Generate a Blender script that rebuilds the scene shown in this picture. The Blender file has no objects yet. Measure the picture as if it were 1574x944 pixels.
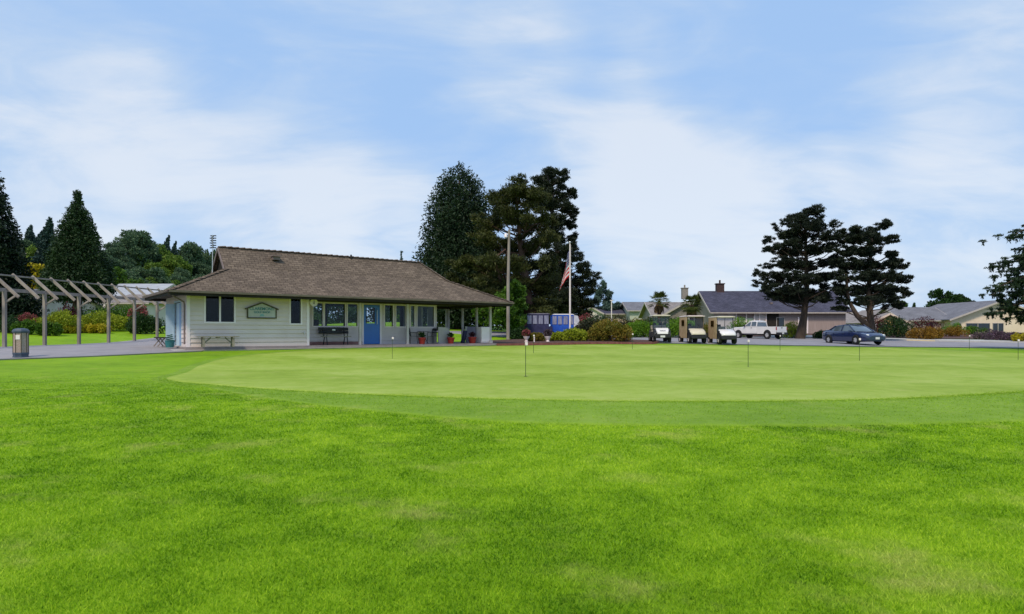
import bpy, bmesh, math, random
import numpy as np
from math import radians as R, sin, cos, pi, sqrt, atan2
from mathutils import Vector, Matrix
random.seed(7); rng = np.random.default_rng(7)
scene = bpy.context.scene
COL = scene.collection
# ------------------------------------------------------------------ camera
F = 970.0; CX = 787.0; HZ = 511.0; CAMZ = 1.2          # focal length and horizon in photo pixels (1574 wide)
cd = bpy.data.cameras.new('camera'); cam = bpy.data.objects.new('camera', cd); COL.objects.link(cam)
cd.sensor_width = 36; cd.lens = 36*F/1574; cd.shift_y = (HZ-472)/1574
cd.clip_start = 0.05; cd.clip_end = 4000
cam.location = (0, 0, CAMZ); cam.rotation_euler = (R(90), 0, 0)
scene.camera = cam
# ------------------------------------------------------------------ sky and sun
SUN_EL, SUN_AZ = 52, 200       # azimuth clockwise from +Y (sun high behind the camera, to its left)
w = bpy.data.worlds.new('World'); scene.world = w; w.use_nodes = True
nt = w.node_tree; nt.nodes.clear()
def N(t, ty, **k):
    n = t.nodes.new(ty)
    for a, b in k.items(): setattr(n, a, b)
    return n
out = N(nt, 'ShaderNodeOutputWorld'); bg = N(nt, 'ShaderNodeBackground')
sky = N(nt, 'ShaderNodeTexSky', sky_type='NISHITA', sun_disc=False)
sky.sun_elevation = R(SUN_EL); sky.sun_rotation = R(SUN_AZ); sky.dust_density = 1.0; sky.air_density = 1.0
SKY_STRENGTH = 0.10
bg.inputs['Strength'].default_value = SKY_STRENGTH
tc = N(nt, 'ShaderNodeTexCoord')
sep = N(nt, 'ShaderNodeSeparateXYZ'); nt.links.new(tc.outputs['Generated'], sep.inputs[0])
def M(op, a, b=None, t=nt, clamp=False):
    n = N(t, 'ShaderNodeMath', operation=op); n.use_clamp = clamp
    for i, v in enumerate((a, b)):
        if v is None: continue
        if isinstance(v, (int, float)): n.inputs[i].default_value = v
        else: t.links.new(v, n.inputs[i])
    return n.outputs[0]
# clouds lie on a flat layer: direction / (height + small constant)
zz = M('ADD', M('MAXIMUM', sep.outputs['Z'], 0.0), 0.55)
cx = M('DIVIDE', sep.outputs['X'], zz); cy = M('DIVIDE', sep.outputs['Y'], zz)
comb = N(nt, 'ShaderNodeCombineXYZ'); nt.links.new(cx, comb.inputs[0]); nt.links.new(M('MULTIPLY', cy, 1.3), comb.inputs[1]); nt.links.new(M('MULTIPLY', sep.outputs['Z'], 1.5), comb.inputs[2])
def wnoise(scale, detail, rough, off, stretch=(1, 1, 1), rot=0, dist=0.6):
    mp = N(nt, 'ShaderNodeMapping'); mp.inputs['Location'].default_value = off; mp.inputs['Scale'].default_value = stretch
    mp.inputs['Rotation'].default_value = (0, 0, R(rot))
    nt.links.new(comb.outputs[0], mp.inputs[0])
    n = N(nt, 'ShaderNodeTexNoise'); n.inputs['Scale'].default_value = scale; n.inputs['Detail'].default_value = detail
    n.inputs['Roughness'].default_value = rough; n.inputs['Distortion'].default_value = dist
    nt.links.new(mp.outputs[0], n.inputs['Vector']); return n.outputs['Fac']
n1 = wnoise(1.3, 7, 0.5, (3.1, 1.4, 0), (1, 1, 1), 25, .7)
n2 = wnoise(3.4, 8, 0.58, (7.3, 2.2, 0), (.8, 1.2, 1.6), 20, .9)
def spot(px, py, rad, amp):     # a bank of cloud in one part of the sky (direction, not screen)
    d = Vector(((px-CX)/F, 1, (HZ-py)/F)).normalized()
    dp = N(nt, 'ShaderNodeVectorMath', operation='DOT_PRODUCT'); nt.links.new(tc.outputs['Generated'], dp.inputs[0])
    dp.inputs[1].default_value = d
    mr = N(nt, 'ShaderNodeMapRange', interpolation_type='SMOOTHERSTEP'); mr.inputs['From Min'].default_value = cos(R(rad)); mr.inputs['From Max'].default_value = 1.0
    mr.inputs['To Min'].default_value = 0; mr.inputs['To Max'].default_value = amp
    nt.links.new(dp.outputs['Value'], mr.inputs['Value']); return mr.outputs[0]
n3 = wnoise(8.5, 6, 0.55, (1.3, 5.2, 2), (.7, 1.3, 2.2), 15, .8)
cl = M('ADD', M('ADD', M('MULTIPLY', n1, 0.70), M('MULTIPLY', n2, 0.62)), M('MULTIPLY', n3, 0.22))
for s in ((930,300,11,.22),(1060,330,11,.22),(1180,320,10,.14),(80,215,13,.18),(270,270,13,.17),(430,300,10,.16),(560,330,9,.22),(1400,360,14,.16),(1050,190,11,.12),(800,95,7,.13),(1560,90,12,.12),(1300,240,10,.06),
          (1230,100,13,-.13),(480,160,13,-.12),(330,330,8,-.10),(950,440,7,-.10),(720,180,10,-.10),(60,320,7,-.10),(1250,270,8,-.08),(900,230,8,-.06),(200,60,12,-.08)):
    cl = M('ADD', cl, spot(*s))
mr = N(nt, 'ShaderNodeMapRange', interpolation_type='SMOOTHSTEP'); mr.inputs['From Min'].default_value = 0.60; mr.inputs['From Max'].default_value = 1.16
nt.links.new(cl, mr.inputs['Value'])
ccol = N(nt, 'ShaderNodeValToRGB'); e = ccol.color_ramp.elements
k = 1/SKY_STRENGTH
e[0].position = 0; e[0].color = (.40*k, .62*k, .98*k, 1)
e[1].position = 1; e[1].color = (.80*k, .88*k, 1.0*k, 1)
m_ = ccol.color_ramp.elements.new(.5); m_.color = (.56*k, .725*k, .97*k, 1)
nt.links.new(mr.outputs[0], ccol.inputs[0])
mx = N(nt, 'ShaderNodeMix', data_type='RGBA'); mx.inputs[0].default_value = 0.85      # thin high overcast over the Nishita sky
nt.links.new(sky.outputs[0], mx.inputs[6]); nt.links.new(ccol.outputs[0], mx.inputs[7])
nt.links.new(mx.outputs[2], bg.inputs['Color']); nt.links.new(bg.outputs[0], out.inputs['Surface'])
sd = bpy.data.lights.new('sun', 'SUN'); sun = bpy.data.objects.new('sun', sd); COL.objects.link(sun)
sd.energy = 3.0; sd.angle = R(9); sd.color = (1, .87, .68)
az = R(SUN_AZ); el = R(SUN_EL)
sdir = Vector((sin(az)*cos(el), cos(az)*cos(el), sin(el)))
sun.rotation_euler = sdir.to_track_quat('Z', 'Y').to_euler()
vs = scene.view_settings; vs.view_transform = 'Standard'; vs.look = 'None'; vs.gamma = 1; vs.use_curve_mapping = False; vs.exposure = 0.0
scene.cycles.max_bounces = 8; scene.cycles.transparent_max_bounces = 12
scene.cycles.use_denoising = True
# ------------------------------------------------------------------ helpers
def prop(o, label=None, cat=None, group=None, kind=None):
    if label: o['label'] = label
    if cat: o['category'] = cat
    if group: o['group'] = group
    if kind: o['kind'] = kind
    return o
def empty(name, loc, rz, label, cat, group=None):
    o = bpy.data.objects.new(name, None); COL.objects.link(o); o.empty_display_size = .2
    o.location = loc; o.rotation_euler = (0, 0, rz); return prop(o, label, cat, group)
def kids(o): return [c for c in bpy.data.objects if c.parent == o]
def copy_tree(o, parent=None):
    c = o.copy(); COL.objects.link(c); c.parent = parent
    for ch in kids(o): copy_tree(ch, c)
    return c
def smat(name, c1, c2=None, scale=4.0, rough=.7, bump=0.0, bscale=None, detail=4, spec=.3, metal=0, stretch=(1,1,1), coord='Object', lo=.35, hi=.65):
    m = bpy.data.materials.new(name); m.use_nodes = True; t = m.node_tree; b = t.nodes['Principled BSDF']
    b.inputs['Roughness'].default_value = rough; b.inputs['Specular IOR Level'].default_value = spec; b.inputs['Metallic'].default_value = metal
    if c2 is None: c2 = tuple(x*.8 for x in c1)
    tcn = N(t, 'ShaderNodeTexCoord'); mp = N(t, 'ShaderNodeMapping'); mp.inputs['Scale'].default_value = stretch
    t.links.new(tcn.outputs[coord], mp.inputs[0])
    n = N(t, 'ShaderNodeTexNoise'); n.inputs['Scale'].default_value = scale; n.inputs['Detail'].default_value = detail; n.inputs['Roughness'].default_value = .6
    t.links.new(mp.outputs[0], n.inputs['Vector'])
    r = N(t, 'ShaderNodeValToRGB'); r.color_ramp.elements[0].position = lo; r.color_ramp.elements[1].position = hi
    r.color_ramp.elements[0].color = (*c1, 1); r.color_ramp.elements[1].color = (*c2, 1)
    t.links.new(n.outputs['Fac'], r.inputs[0]); t.links.new(r.outputs[0], b.inputs['Base Color'])
    if bump:
        n2 = N(t, 'ShaderNodeTexNoise'); n2.inputs['Scale'].default_value = bscale or scale*4; n2.inputs['Detail'].default_value = 5
        t.links.new(mp.outputs[0], n2.inputs['Vector'])
        bp = N(t, 'ShaderNodeBump'); bp.inputs['Strength'].default_value = bump; bp.inputs['Distance'].default_value = .02
        t.links.new(n2.outputs['Fac'], bp.inputs['Height']); t.links.new(bp.outputs[0], b.inputs['Normal'])
    return m
def shingle_mat(name, c1, c2, mort, row=.14, wid=.3):
    m = bpy.data.materials.new(name); m.use_nodes = True; t = m.node_tree; b = t.nodes['Principled BSDF']
    b.inputs['Roughness'].default_value = .9; b.inputs['Specular IOR Level'].default_value = .15
    uv = N(t, 'ShaderNodeUVMap')
    nz = N(t, 'ShaderNodeTexNoise'); nz.inputs['Scale'].default_value = 3; nz.inputs['Detail'].default_value = 3
    t.links.new(uv.outputs[0], nz.inputs['Vector'])
    ad = N(t, 'ShaderNodeMix', data_type='RGBA', blend_type='LINEAR_LIGHT'); ad.inputs[0].default_value = .035
    t.links.new(uv.outputs[0], ad.inputs[6]); t.links.new(nz.outputs['Color'], ad.inputs[7])
    br = N(t, 'ShaderNodeTexBrick'); br.inputs['Scale'].default_value = 1; br.inputs['Brick Width'].default_value = wid; br.inputs['Row Height'].default_value = row
    br.inputs['Mortar Size'].default_value = .012; br.inputs['Mortar Smooth'].default_value = .3; br.inputs['Bias'].default_value = 0
    br.inputs['Color1'].default_value = (*c1, 1); br.inputs['Color2'].default_value = (*c2, 1); br.inputs['Mortar'].default_value = (*mort, 1)
    t.links.new(ad.outputs[2], br.inputs['Vector'])
    n2 = N(t, 'ShaderNodeTexNoise'); n2.inputs['Scale'].default_value = 9; n2.inputs['Detail'].default_value = 6; n2.inputs['Roughness'].default_value = .7
    t.links.new(uv.outputs[0], n2.inputs['Vector'])
    n3 = N(t, 'ShaderNodeTexNoise'); n3.inputs['Scale'].default_value = .6; n3.inputs['Detail'].default_value = 4
    t.links.new(uv.outputs[0], n3.inputs['Vector'])
    v = M('ADD', M('MULTIPLY', n2.outputs['Fac'], 1.5, t), M('MULTIPLY', n3.outputs['Fac'], .9, t), t)
    v = M('SUBTRACT', v, .2, t)
    mm = N(t, 'ShaderNodeMix', data_type='RGBA', blend_type='MULTIPLY'); mm.inputs[0].default_value = 1
    t.links.new(br.outputs['Color'], mm.inputs[6]); t.links.new(v, mm.inputs[7]); t.links.new(mm.outputs[2], b.inputs['Base Color'])
    bp = N(t, 'ShaderNodeBump'); bp.inputs['Strength'].default_value = .8; bp.inputs['Distance'].default_value = .03
    hh = M('SUBTRACT', n2.outputs['Fac'], M('MULTIPLY', br.outputs['Fac'], .8, t), t)
    t.links.new(hh, bp.inputs['Height']); t.links.new(bp.outputs[0], b.inputs['Normal'])
    return m
def leaf_mat(name, c1, c2, c3=None, trans=.25, rough=.55, nscale=.5):
    """leaves: each leaf takes its own tone, clumps vary slowly"""
    m = bpy.data.materials.new(name); m.use_nodes = True; t = m.node_tree; b = t.nodes['Principled BSDF']; o = t.nodes['Material Output']
    b.inputs['Roughness'].default_value = rough; b.inputs['Specular IOR Level'].default_value = .2
    g = N(t, 'ShaderNodeNewGeometry'); tcn = N(t, 'ShaderNodeTexCoord')
    n = N(t, 'ShaderNodeTexNoise'); n.inputs['Scale'].default_value = nscale; n.inputs['Detail'].default_value = 3
    t.links.new(tcn.outputs['Object'], n.inputs['Vector'])
    f = M('ADD', M('MULTIPLY', g.outputs['Random Per Island'], .55, t), M('MULTIPLY', n.outputs['Fac'], .9, t), t)
    f = M('SUBTRACT', f, .22, t, True)
    r = N(t, 'ShaderNodeValToRGB'); r.color_ramp.elements[0].color = (*c1, 1); r.color_ramp.elements[1].color = (*c2, 1)
    r.color_ramp.elements[0].position = .15; r.color_ramp.elements[1].position = .8
    if c3: e = r.color_ramp.elements.new(.97); e.color = (*c3, 1)
    t.links.new(f, r.inputs[0]); t.links.new(r.outputs[0], b.inputs['Base Color'])
    if trans:
        tr = N(t, 'ShaderNodeBsdfTranslucent'); t.links.new(r.outputs[0], tr.inputs['Color'])
        ms = N(t, 'ShaderNodeMixShader'); ms.inputs[0].default_value = trans
        t.links.new(b.outputs[0], ms.inputs[1]); t.links.new(tr.outputs[0], ms.inputs[2]); t.links.new(ms.outputs[0], o.inputs['Surface'])
    return m
def glass_mat(name, tint=(.75,.8,.82), alpha=.35, rough=.02):
    m = bpy.data.materials.new(name); m.use_nodes = True; t = m.node_tree; t.nodes.clear()
    o = N(t, 'ShaderNodeOutputMaterial'); g = N(t, 'ShaderNodeBsdfGlossy'); g.inputs['Roughness'].default_value = rough
    tr = N(t, 'ShaderNodeBsdfTransparent'); tr.inputs['Color'].default_value = (*tint, 1)
    fr = N(t, 'ShaderNodeFresnel'); fr.inputs['IOR'].default_value = 1.45
    f = M('ADD', M('MULTIPLY', fr.outputs[0], .3, t), alpha*.02, t, True)
    ms = N(t, 'ShaderNodeMixShader'); t.links.new(f, ms.inputs[0]); t.links.new(tr.outputs[0], ms.inputs[1]); t.links.new(g.outputs[0], ms.inputs[2])
    t.links.new(ms.outputs[0], o.inputs['Surface']); return m
def gloss_mat(name, c, rough=.25, coat=.5, metal=0):
    m = smat(name, c, tuple(x*.9 for x in c), 2, rough, spec=.5, metal=metal); b = m.node_tree.nodes['Principled BSDF']
    b.inputs['Coat Weight'].default_value = coat; b.inputs['Coat Roughness'].default_value = .06; return m

class MB:
    """collects boxes, tubes, lofts; build() links them as ONE mesh object with metric UVs"""
    def __init__(s): s.v = []; s.f = []; s.sm = []
    def add(s, vs, fs, smooth=False, mat=None):
        o = len(s.v)
        s.v += [tuple(mat @ Vector(p)) if mat is not None else tuple(p) for p in vs]
        for f in fs: s.f.append([i+o for i in f]); s.sm.append(smooth)
        return s
    def box(s, c, d, rot=None, bev=0):
        x, y, z = d[0]/2, d[1]/2, d[2]/2
        m = Matrix.Translation(c)
        if rot is not None: m = m @ (rot if isinstance(rot, Matrix) else Matrix.Rotation(rot, 4, 'Z'))
        if bev <= 0:
            vs = [(a*x, b*y, c_*z) for a in (-1,1) for b in (-1,1) for c_ in (-1,1)]
            fs = [(0,1,3,2),(4,6,7,5),(0,4,5,1),(2,3,7,6),(0,2,6,4),(1,5,7,3)]
            return s.add(vs, fs, False, m)
        vs = []; r = min(bev, x*.99, y*.99, z*.99)
        for dx, dy, dz in ((r,r,0),(0,0,0)): pass
        ring = []
        for zz_, ins in ((-z, r), (-z+r, 0), (z-r, 0), (z, r)):
            X, Y = x-ins, y-ins; q = r*.6
            ring.append([(-X, -Y+q, zz_), (-X+q, -Y, zz_), (X-q, -Y, zz_), (X, -Y+q, zz_), (X, Y-q, zz_), (X-q, Y, zz_), (-X+q, Y, zz_), (-X, Y-q, zz_)])
        return s.loft(ring, True, False, m)
    def box2(s, a, b, **k): return s.box([(a[i]+b[i])/2 for i in range(3)], [abs(b[i]-a[i]) for i in range(3)], **k)
    def loft(s, rings, caps=True, smooth=True, mat=None, closed=True):
        n = len(rings[0]); vs = [p for r in rings for p in r]; fs = []
        for i in range(len(rings)-1):
            for j in range(n if closed else n-1):
                k2 = (j+1) % n
                fs.append((i*n+j, i*n+k2, (i+1)*n+k2, (i+1)*n+j))
        o = len(s.v); s.add(vs, fs, smooth, mat)
        if caps:
            s.f.append([o+j for j in range(n)][::-1]); s.sm.append(False)
            s.f.append([o+(len(rings)-1)*n+j for j in range(n)]); s.sm.append(False)
        return s
    def tube(s, pts, rad, n=8, caps=True, smooth=True):
        pts = [Vector(p) for p in pts]; m = len(pts)
        if not hasattr(rad, '__len__'): rad = [rad]*m
        rings = []; up = None
        for i, p in enumerate(pts):
            d = (pts[min(i+1, m-1)]-pts[max(i-1, 0)]).normalized()
            if up is None:
                up = Vector((0,0,1)) if abs(d.z) < .9 else Vector((1,0,0))
            a = d.cross(up).normalized(); b = a.cross(d).normalized(); up = b
            rings.append([p+a*rad[i]*cos(2*pi*j/n)+b*rad[i]*sin(2*pi*j/n) for j in range(n)])
        return s.loft(rings, caps, smooth)
    def bar(s, p0, p1, w_, h, up=(0,0,1)):
        """rectangular bar from p0 to p1, w_ sideways, h along up"""
        p0 = Vector(p0); p1 = Vector(p1); d = (p1-p0).normalized(); up = Vector(up)
        a = d.cross(up).normalized()*w_/2; b = a.normalized().cross(d).normalized()*h/2
        rings = [[p-a-b, p+a-b, p+a+b, p-a+b] for p in (p0, p1)]
        return s.loft(rings, True, False)
    def lathe(s, prof, c=(0,0,0), n=20, axis='Z', smooth=True, caps=True):
        rings = []
        for r, h in prof:
            if axis == 'Z': rings.append([(c[0]+r*cos(2*pi*j/n), c[1]+r*sin(2*pi*j/n), c[2]+h) for j in range(n)])
            else: rings.append([(c[0]+r*cos(2*pi*j/n), c[1]+h, c[2]+r*sin(2*pi*j/n)) for j in range(n)])
        return s.loft(rings, caps, smooth)
    def prism(s, poly, y0, y1, axis='Y'):
        """polygon in the (x,z) plane pushed along y (or (x,y) along z)"""
        if axis == 'Y': rings = [[(x, y, z) for x, z in poly] for y in (y0, y1)]
        elif axis == 'X': rings = [[(y, x, z) for x, z in poly] for y in (y0, y1)]
        else: rings = [[(x, z, y) for x, z in poly] for y in (y0, y1)]
        return s.loft(rings, True, False)
    def face(s, pts): return s.add(pts, [tuple(range(len(pts)))])
    def build(s, name, mat=None, parent=None):
        me = bpy.data.meshes.new(name); me.from_pydata(s.v, [], s.f); me.validate(); me.update()
        bm = bmesh.new(); bm.from_mesh(me); bmesh.ops.recalc_face_normals(bm, faces=bm.faces); uv = bm.loops.layers.uv.new('UVMap')
        for i, f in enumerate(bm.faces):
            n = f.normal
            u = Vector((0,0,1)).cross(n); u = u.normalized() if u.length > .05 else Vector((1,0,0))
            v = n.cross(u)
            for l in f.loops: l[uv].uv = (l.vert.co.dot(u), l.vert.co.dot(v))
        bm.to_mesh(me); bm.free()
        if len(s.sm) == len(me.polygons): me.polygons.foreach_set('use_smooth', s.sm)
        if any(s.sm):
            try: me.set_sharp_from_angle(angle=R(38))
            except Exception: pass
        o = bpy.data.objects.new(name, me); COL.objects.link(o); o.parent = parent
        if mat: me.materials.append(mat)
        return o
def fast_mesh(name, V, Q, mat, parent=None, smooth=False):
    """V (n,3) array, Q (m,k) int array"""
    me = bpy.data.meshes.new(name); k = Q.shape[1]
    me.vertices.add(len(V)); me.vertices.foreach_set('co', V.astype(np.float32).ravel())
    me.loops.add(Q.size); me.loops.foreach_set('vertex_index', Q.astype(np.int32).ravel())
    me.polygons.add(len(Q)); me.polygons.foreach_set('loop_start', (np.arange(len(Q))*k).astype(np.int32))
    try: me.polygons.foreach_set('loop_total', np.full(len(Q), k, np.int32))
    except Exception: pass
    me.update(calc_edges=True)
    if smooth: me.polygons.foreach_set('use_smooth', np.ones(len(Q), bool))
    o = bpy.data.objects.new(name, me); COL.objects.link(o); o.parent = parent
    if mat: me.materials.append(mat)
    return o
# ------------------------------------------------------------------ the lie of the land
def _w(px, py, d): return ((px-CX)/F*d, d, CAMZ-(py-HZ)/F*d)
CA, SA = .788, .615; BA = math.atan2(SA, CA); P0 = (-14.4, 28.0); FLOOR = .55
def club(a, b): return (P0[0]+a*CA-b*SA, P0[1]+a*SA+b*CA)
T = []
for X in range(-30, 41, 8):
    for Y in (-10, -2, 5, 11, 17): T.append((X, Y, 0))
T += [(-9.5,18.8,.02),(-11.2,25.4,.12),(-9.9,29.6,.25),(-7.4,32.2,.3),(-3.3,36.6,.36),(0,22,.0),(4,28,.02),(10,30,.02),(20,27,0),(-4,27,.06),
      (16.2,38,.08),(30,41,.04),(6.7,35,.2),(1,31,.12),(-.3,38,.4),(9,41,.36),(4,39.5,.38),(14,41.5,.36),(22.5,42.5,.2),(36,45,.04),(50,48,.02)]
for a in (0, 3, 6, 9, 12, 15, 17.6):
    for b in (-.4, 1.5, 3.5, 5.2): T.append((*club(a, b), .44))
T += [(-18,22,.27),(-23,23,.3),(-30,22,.35),(-23,28.6,.47),(-23,31,.55),(-23,36,.62),(-23,41,.7),(-32,34,.75),(-33,45,1.3),(-25,48,1.2),(-38,40,1.2),(-18,42,.85),(-12,45,.8),
      (9.8,43,.5),(14,43,.52),(12,50,.5),(24,66,.62),(22,52,.42),(27,46,.3),(23,44.5,.3),(35,52,.16),(45,58,.2),(38,64,.5),(30,62,.55),(60,60,.3),
      (4,44,.72),(1.5,52,.85),(6,52,.75),(-4.7,66,1.5),(2,58,1.1),(8,70,1.1),(15,62,.9),(22,76,1.1),(34,76,1.0),(50,72,.7),(55,90,.9),(40,90,1.0),(-2,46,.75),
      (-20,60,1.6),(-20,80,2.4),(-10,80,2.4),(-35,60,1.8),(-45,50,1.4),(-60,70,2.2),(-60,40,1.2),(-45,30,.7),(0,90,2.0),(20,100,1.4)]
T = np.array(T, float)
def _mean(X, Y):
    t = np.clip((Y-25)/60, 0, 1); return 1.2*t*t*(3-2*t)
def _kern(a, b, L=9.0): return np.exp(-((a[:, None, 0]-b[None, :, 0])**2+(a[:, None, 1]-b[None, :, 1])**2)/(2*L*L))
_K = _kern(T[:, :2], T[:, :2]) + np.eye(len(T))*.02
_al = np.linalg.solve(_K, T[:, 2]-_mean(T[:, 0], T[:, 1]))
def hmap(X, Y):
    X = np.atleast_1d(np.asarray(X, float)); Y = np.atleast_1d(np.asarray(Y, float)); sh = X.shape
    p = np.stack([X.ravel(), Y.ravel()], 1); o = np.empty(len(p))
    for i in range(0, len(p), 4000):
        q = p[i:i+4000]; o[i:i+4000] = _kern(q, T[:, :2]) @ _al + _mean(q[:, 0], q[:, 1])
    return o.reshape(sh)
def gz(x, y): return float(hmap([x], [y])[0])
def at(px, d, dz=0):
    x = (px-CX)/F*d; return (x, d, gz(x, d)+dz)
def grid_mesh(name, GX, GY, off, mat, ring=False):
    nu, nv = GX.shape; Z = hmap(GX, GY)+off+(.022*np.clip((GY-15)/10, 0, 1) if off else 0)
    V = np.stack([GX, GY, Z], -1).reshape(-1, 3)
    i = np.arange(nu*nv).reshape(nu, nv)
    Q = np.stack([i[:-1, :-1], i[1:, :-1], i[1:, 1:], i[:-1, 1:]], -1).reshape(-1, 4)
    if off:      # a skirt closes the sheet's edge down into the soil
        for row in ((i[:, 0], i[:, -1]) if ring else (i[0, :], i[-1, :], i[:, 0], i[:, -1])):
            b0 = len(V); V = np.concatenate([V, V[row]-[0, 0, .12]]); k = np.arange(len(row)-1)
            Q = np.concatenate([Q, np.stack([row[k], row[k+1], b0+k+1, b0+k], 1)])
    return fast_mesh(name, V, Q, mat, smooth=False if off else True)
def resample(pts, n, smooth=True):
    p = np.array(pts, float); t = np.r_[0, np.cumsum(np.hypot(*np.diff(p[:, :2], axis=0).T))]
    s = np.linspace(0, t[-1], n)
    if not smooth or len(p) < 3: return np.stack([np.interp(s, t, p[:, k]) for k in range(p.shape[1])], 1)
    m = np.gradient(p, t, axis=0); o = []
    for v in s:
        k = min(np.searchsorted(t, v, 'right')-1, len(p)-2); h = t[k+1]-t[k]; u = (v-t[k])/h
        o.append((2*u**3-3*u**2+1)*p[k]+(u**3-2*u**2+u)*h*m[k]+(-2*u**3+3*u**2)*p[k+1]+(u**3-u**2)*h*m[k+1])
    return np.array(o)
def ribbon(name, A, B, nu, nv, off, mat, smooth=True):
    a = resample(A, nu, smooth); b = resample(B, nu, smooth); t = np.linspace(0, 1, nv)[None, :, None]
    G = a[:, None, :]*(1-t)+b[:, None, :]*t
    return grid_mesh(name, G[..., 0], G[..., 1], off, mat)
# ------------------------------------------------------------------ grass and ground materials
def grass_mat(name, dark, mid, light, dry, bump=.6, fine=55, mottled=1.0, stripes=0, dryamt=.5, rand=False, trans=0):
    m = bpy.data.materials.new(name); m.use_nodes = True; t = m.node_tree; b = t.nodes['Principled BSDF']; o = t.nodes['Material Output']
    b.inputs['Roughness'].default_value = .75; b.inputs['Specular IOR Level'].default_value = .12
    g = N(t, 'ShaderNodeNewGeometry'); pos = g.outputs['Position']
    def nz(sc, det, off=(0,0,0), st=(1,1,1), ro=.6):
        mp = N(t, 'ShaderNodeMapping'); mp.inputs['Location'].default_value = off; mp.inputs['Scale'].default_value = st
        t.links.new(pos, mp.inputs[0]); n = N(t, 'ShaderNodeTexNoise'); n.inputs['Scale'].default_value = sc; n.inputs['Detail'].default_value = det; n.inputs['Roughness'].default_value = ro
        t.links.new(mp.outputs[0], n.inputs['Vector']); return n.outputs['Fac']
    big = nz(.35, 5, (3,1,0)); midn = nz(2.2, 5, (1,7,0)); fn = nz(fine, 3)
    f = M('ADD', M('ADD', M('MULTIPLY', big, .9*mottled, t), M('MULTIPLY', midn, .7*mottled, t), t), M('MULTIPLY', fn, .55, t), t)
    f = M('SUBTRACT', f, (.9*mottled+.7*mottled+.55)/2, t)
    if rand: f = M('ADD', f, M('MULTIPLY', M('SUBTRACT', g.outputs['Random Per Island'], .5, t), .75, t), t)
    if stripes:
        sp = N(t, 'ShaderNodeSeparateXYZ'); t.links.new(pos, sp.inputs[0])
        wv = M('SINE', M('ADD', M('MULTIPLY', M('ADD', M('MULTIPLY', sp.outputs['X'], .18, t), sp.outputs['Y'], t), stripes, t), M('MULTIPLY', big, 6, t), t), None, t)
        f = M('ADD', f, M('MULTIPLY', wv, .13, t), t)
    r = N(t, 'ShaderNodeValToRGB'); e = r.color_ramp.elements
    e[0].position = .0; e[0].color = (*dark, 1); e[1].position = 1; e[1].color = (*light, 1); mm = e.new(.5); mm.color = (*mid, 1)
    t.links.new(M('ADD', f, .5, t, True), r.inputs[0])
    dm = nz(.9, 6, (11,4,0), (1,1,1), .7); mr = N(t, 'ShaderNodeMapRange', interpolation_type='SMOOTHSTEP'); mr.inputs['From Min'].default_value = .52; mr.inputs['From Max'].default_value = .74; mr.inputs['To Max'].default_value = dryamt
    t.links.new(dm, mr.inputs['Value'])
    mx = N(t, 'ShaderNodeMix', data_type='RGBA'); t.links.new(mr.outputs[0], mx.inputs[0]); t.links.new(r.outputs[0], mx.inputs[6]); mx.inputs[7].default_value = (*dry, 1)
    t.links.new(mx.outputs[2], b.inputs['Base Color'])
    if bump:
        bp = N(t, 'ShaderNodeBump'); bp.inputs['Strength'].default_value = bump; bp.inputs['Distance'].default_value = .03
        t.links.new(M('ADD', fn, M('MULTIPLY', nz(9, 4), .8, t), t), bp.inputs['Height']); t.links.new(bp.outputs[0], b.inputs['Normal'])
    if trans:
        tr = N(t, 'ShaderNodeBsdfTranslucent'); t.links.new(mx.outputs[2], tr.inputs['Color'])
        ms = N(t, 'ShaderNodeMixShader'); ms.inputs[0].default_value = trans
        t.links.new(b.outputs[0], ms.inputs[1]); t.links.new(tr.outputs[0], ms.inputs[2]); t.links.new(ms.outputs[0], o.inputs['Surface'])
    return m
G = {}
G['lawn'] = grass_mat('lawn_grass', (.095,.20,.004), (.185,.33,.008), (.27,.42,.015), (.32,.36,.06), stripes=0, mottled=1.25)
G['blade'] = grass_mat('grass_blade', (.075,.205,.006), (.25,.45,.010), (.46,.64,.04), (.58,.58,.18), bump=0, rand=True, trans=.38, dryamt=.65, mottled=2.1)
G['green'] = grass_mat('putting_grass', (.18,.275,.018), (.265,.365,.045), (.36,.445,.10), (.35,.40,.11), bump=.4, fine=16, mottled=1.5, stripes=.9, dryamt=.6)
G['fringe'] = grass_mat('fringe_grass', (.11,.215,.010), (.175,.295,.020), (.24,.36,.04), (.28,.33,.07), bump=.6, fine=14, mottled=1.3)
G['path'] = smat('path_asphalt', (.25,.235,.255), (.31,.29,.31), 1.2, .9, .3, 60)
G['road'] = smat('road_asphalt', (.22,.215,.24), (.29,.28,.31), .7, .9, .3, 60)
G['conc'] = smat('concrete', (.36,.35,.34), (.46,.45,.43), 1.5, .85, .2, 40)
G['mulch'] = smat('bark_mulch', (.06,.032,.026), (.12,.066,.056), 6, .95, .8, 30)
G['hill'] = smat('hill_ground', (.02,.045,.012), (.04,.07,.02), .1, .95)
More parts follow.
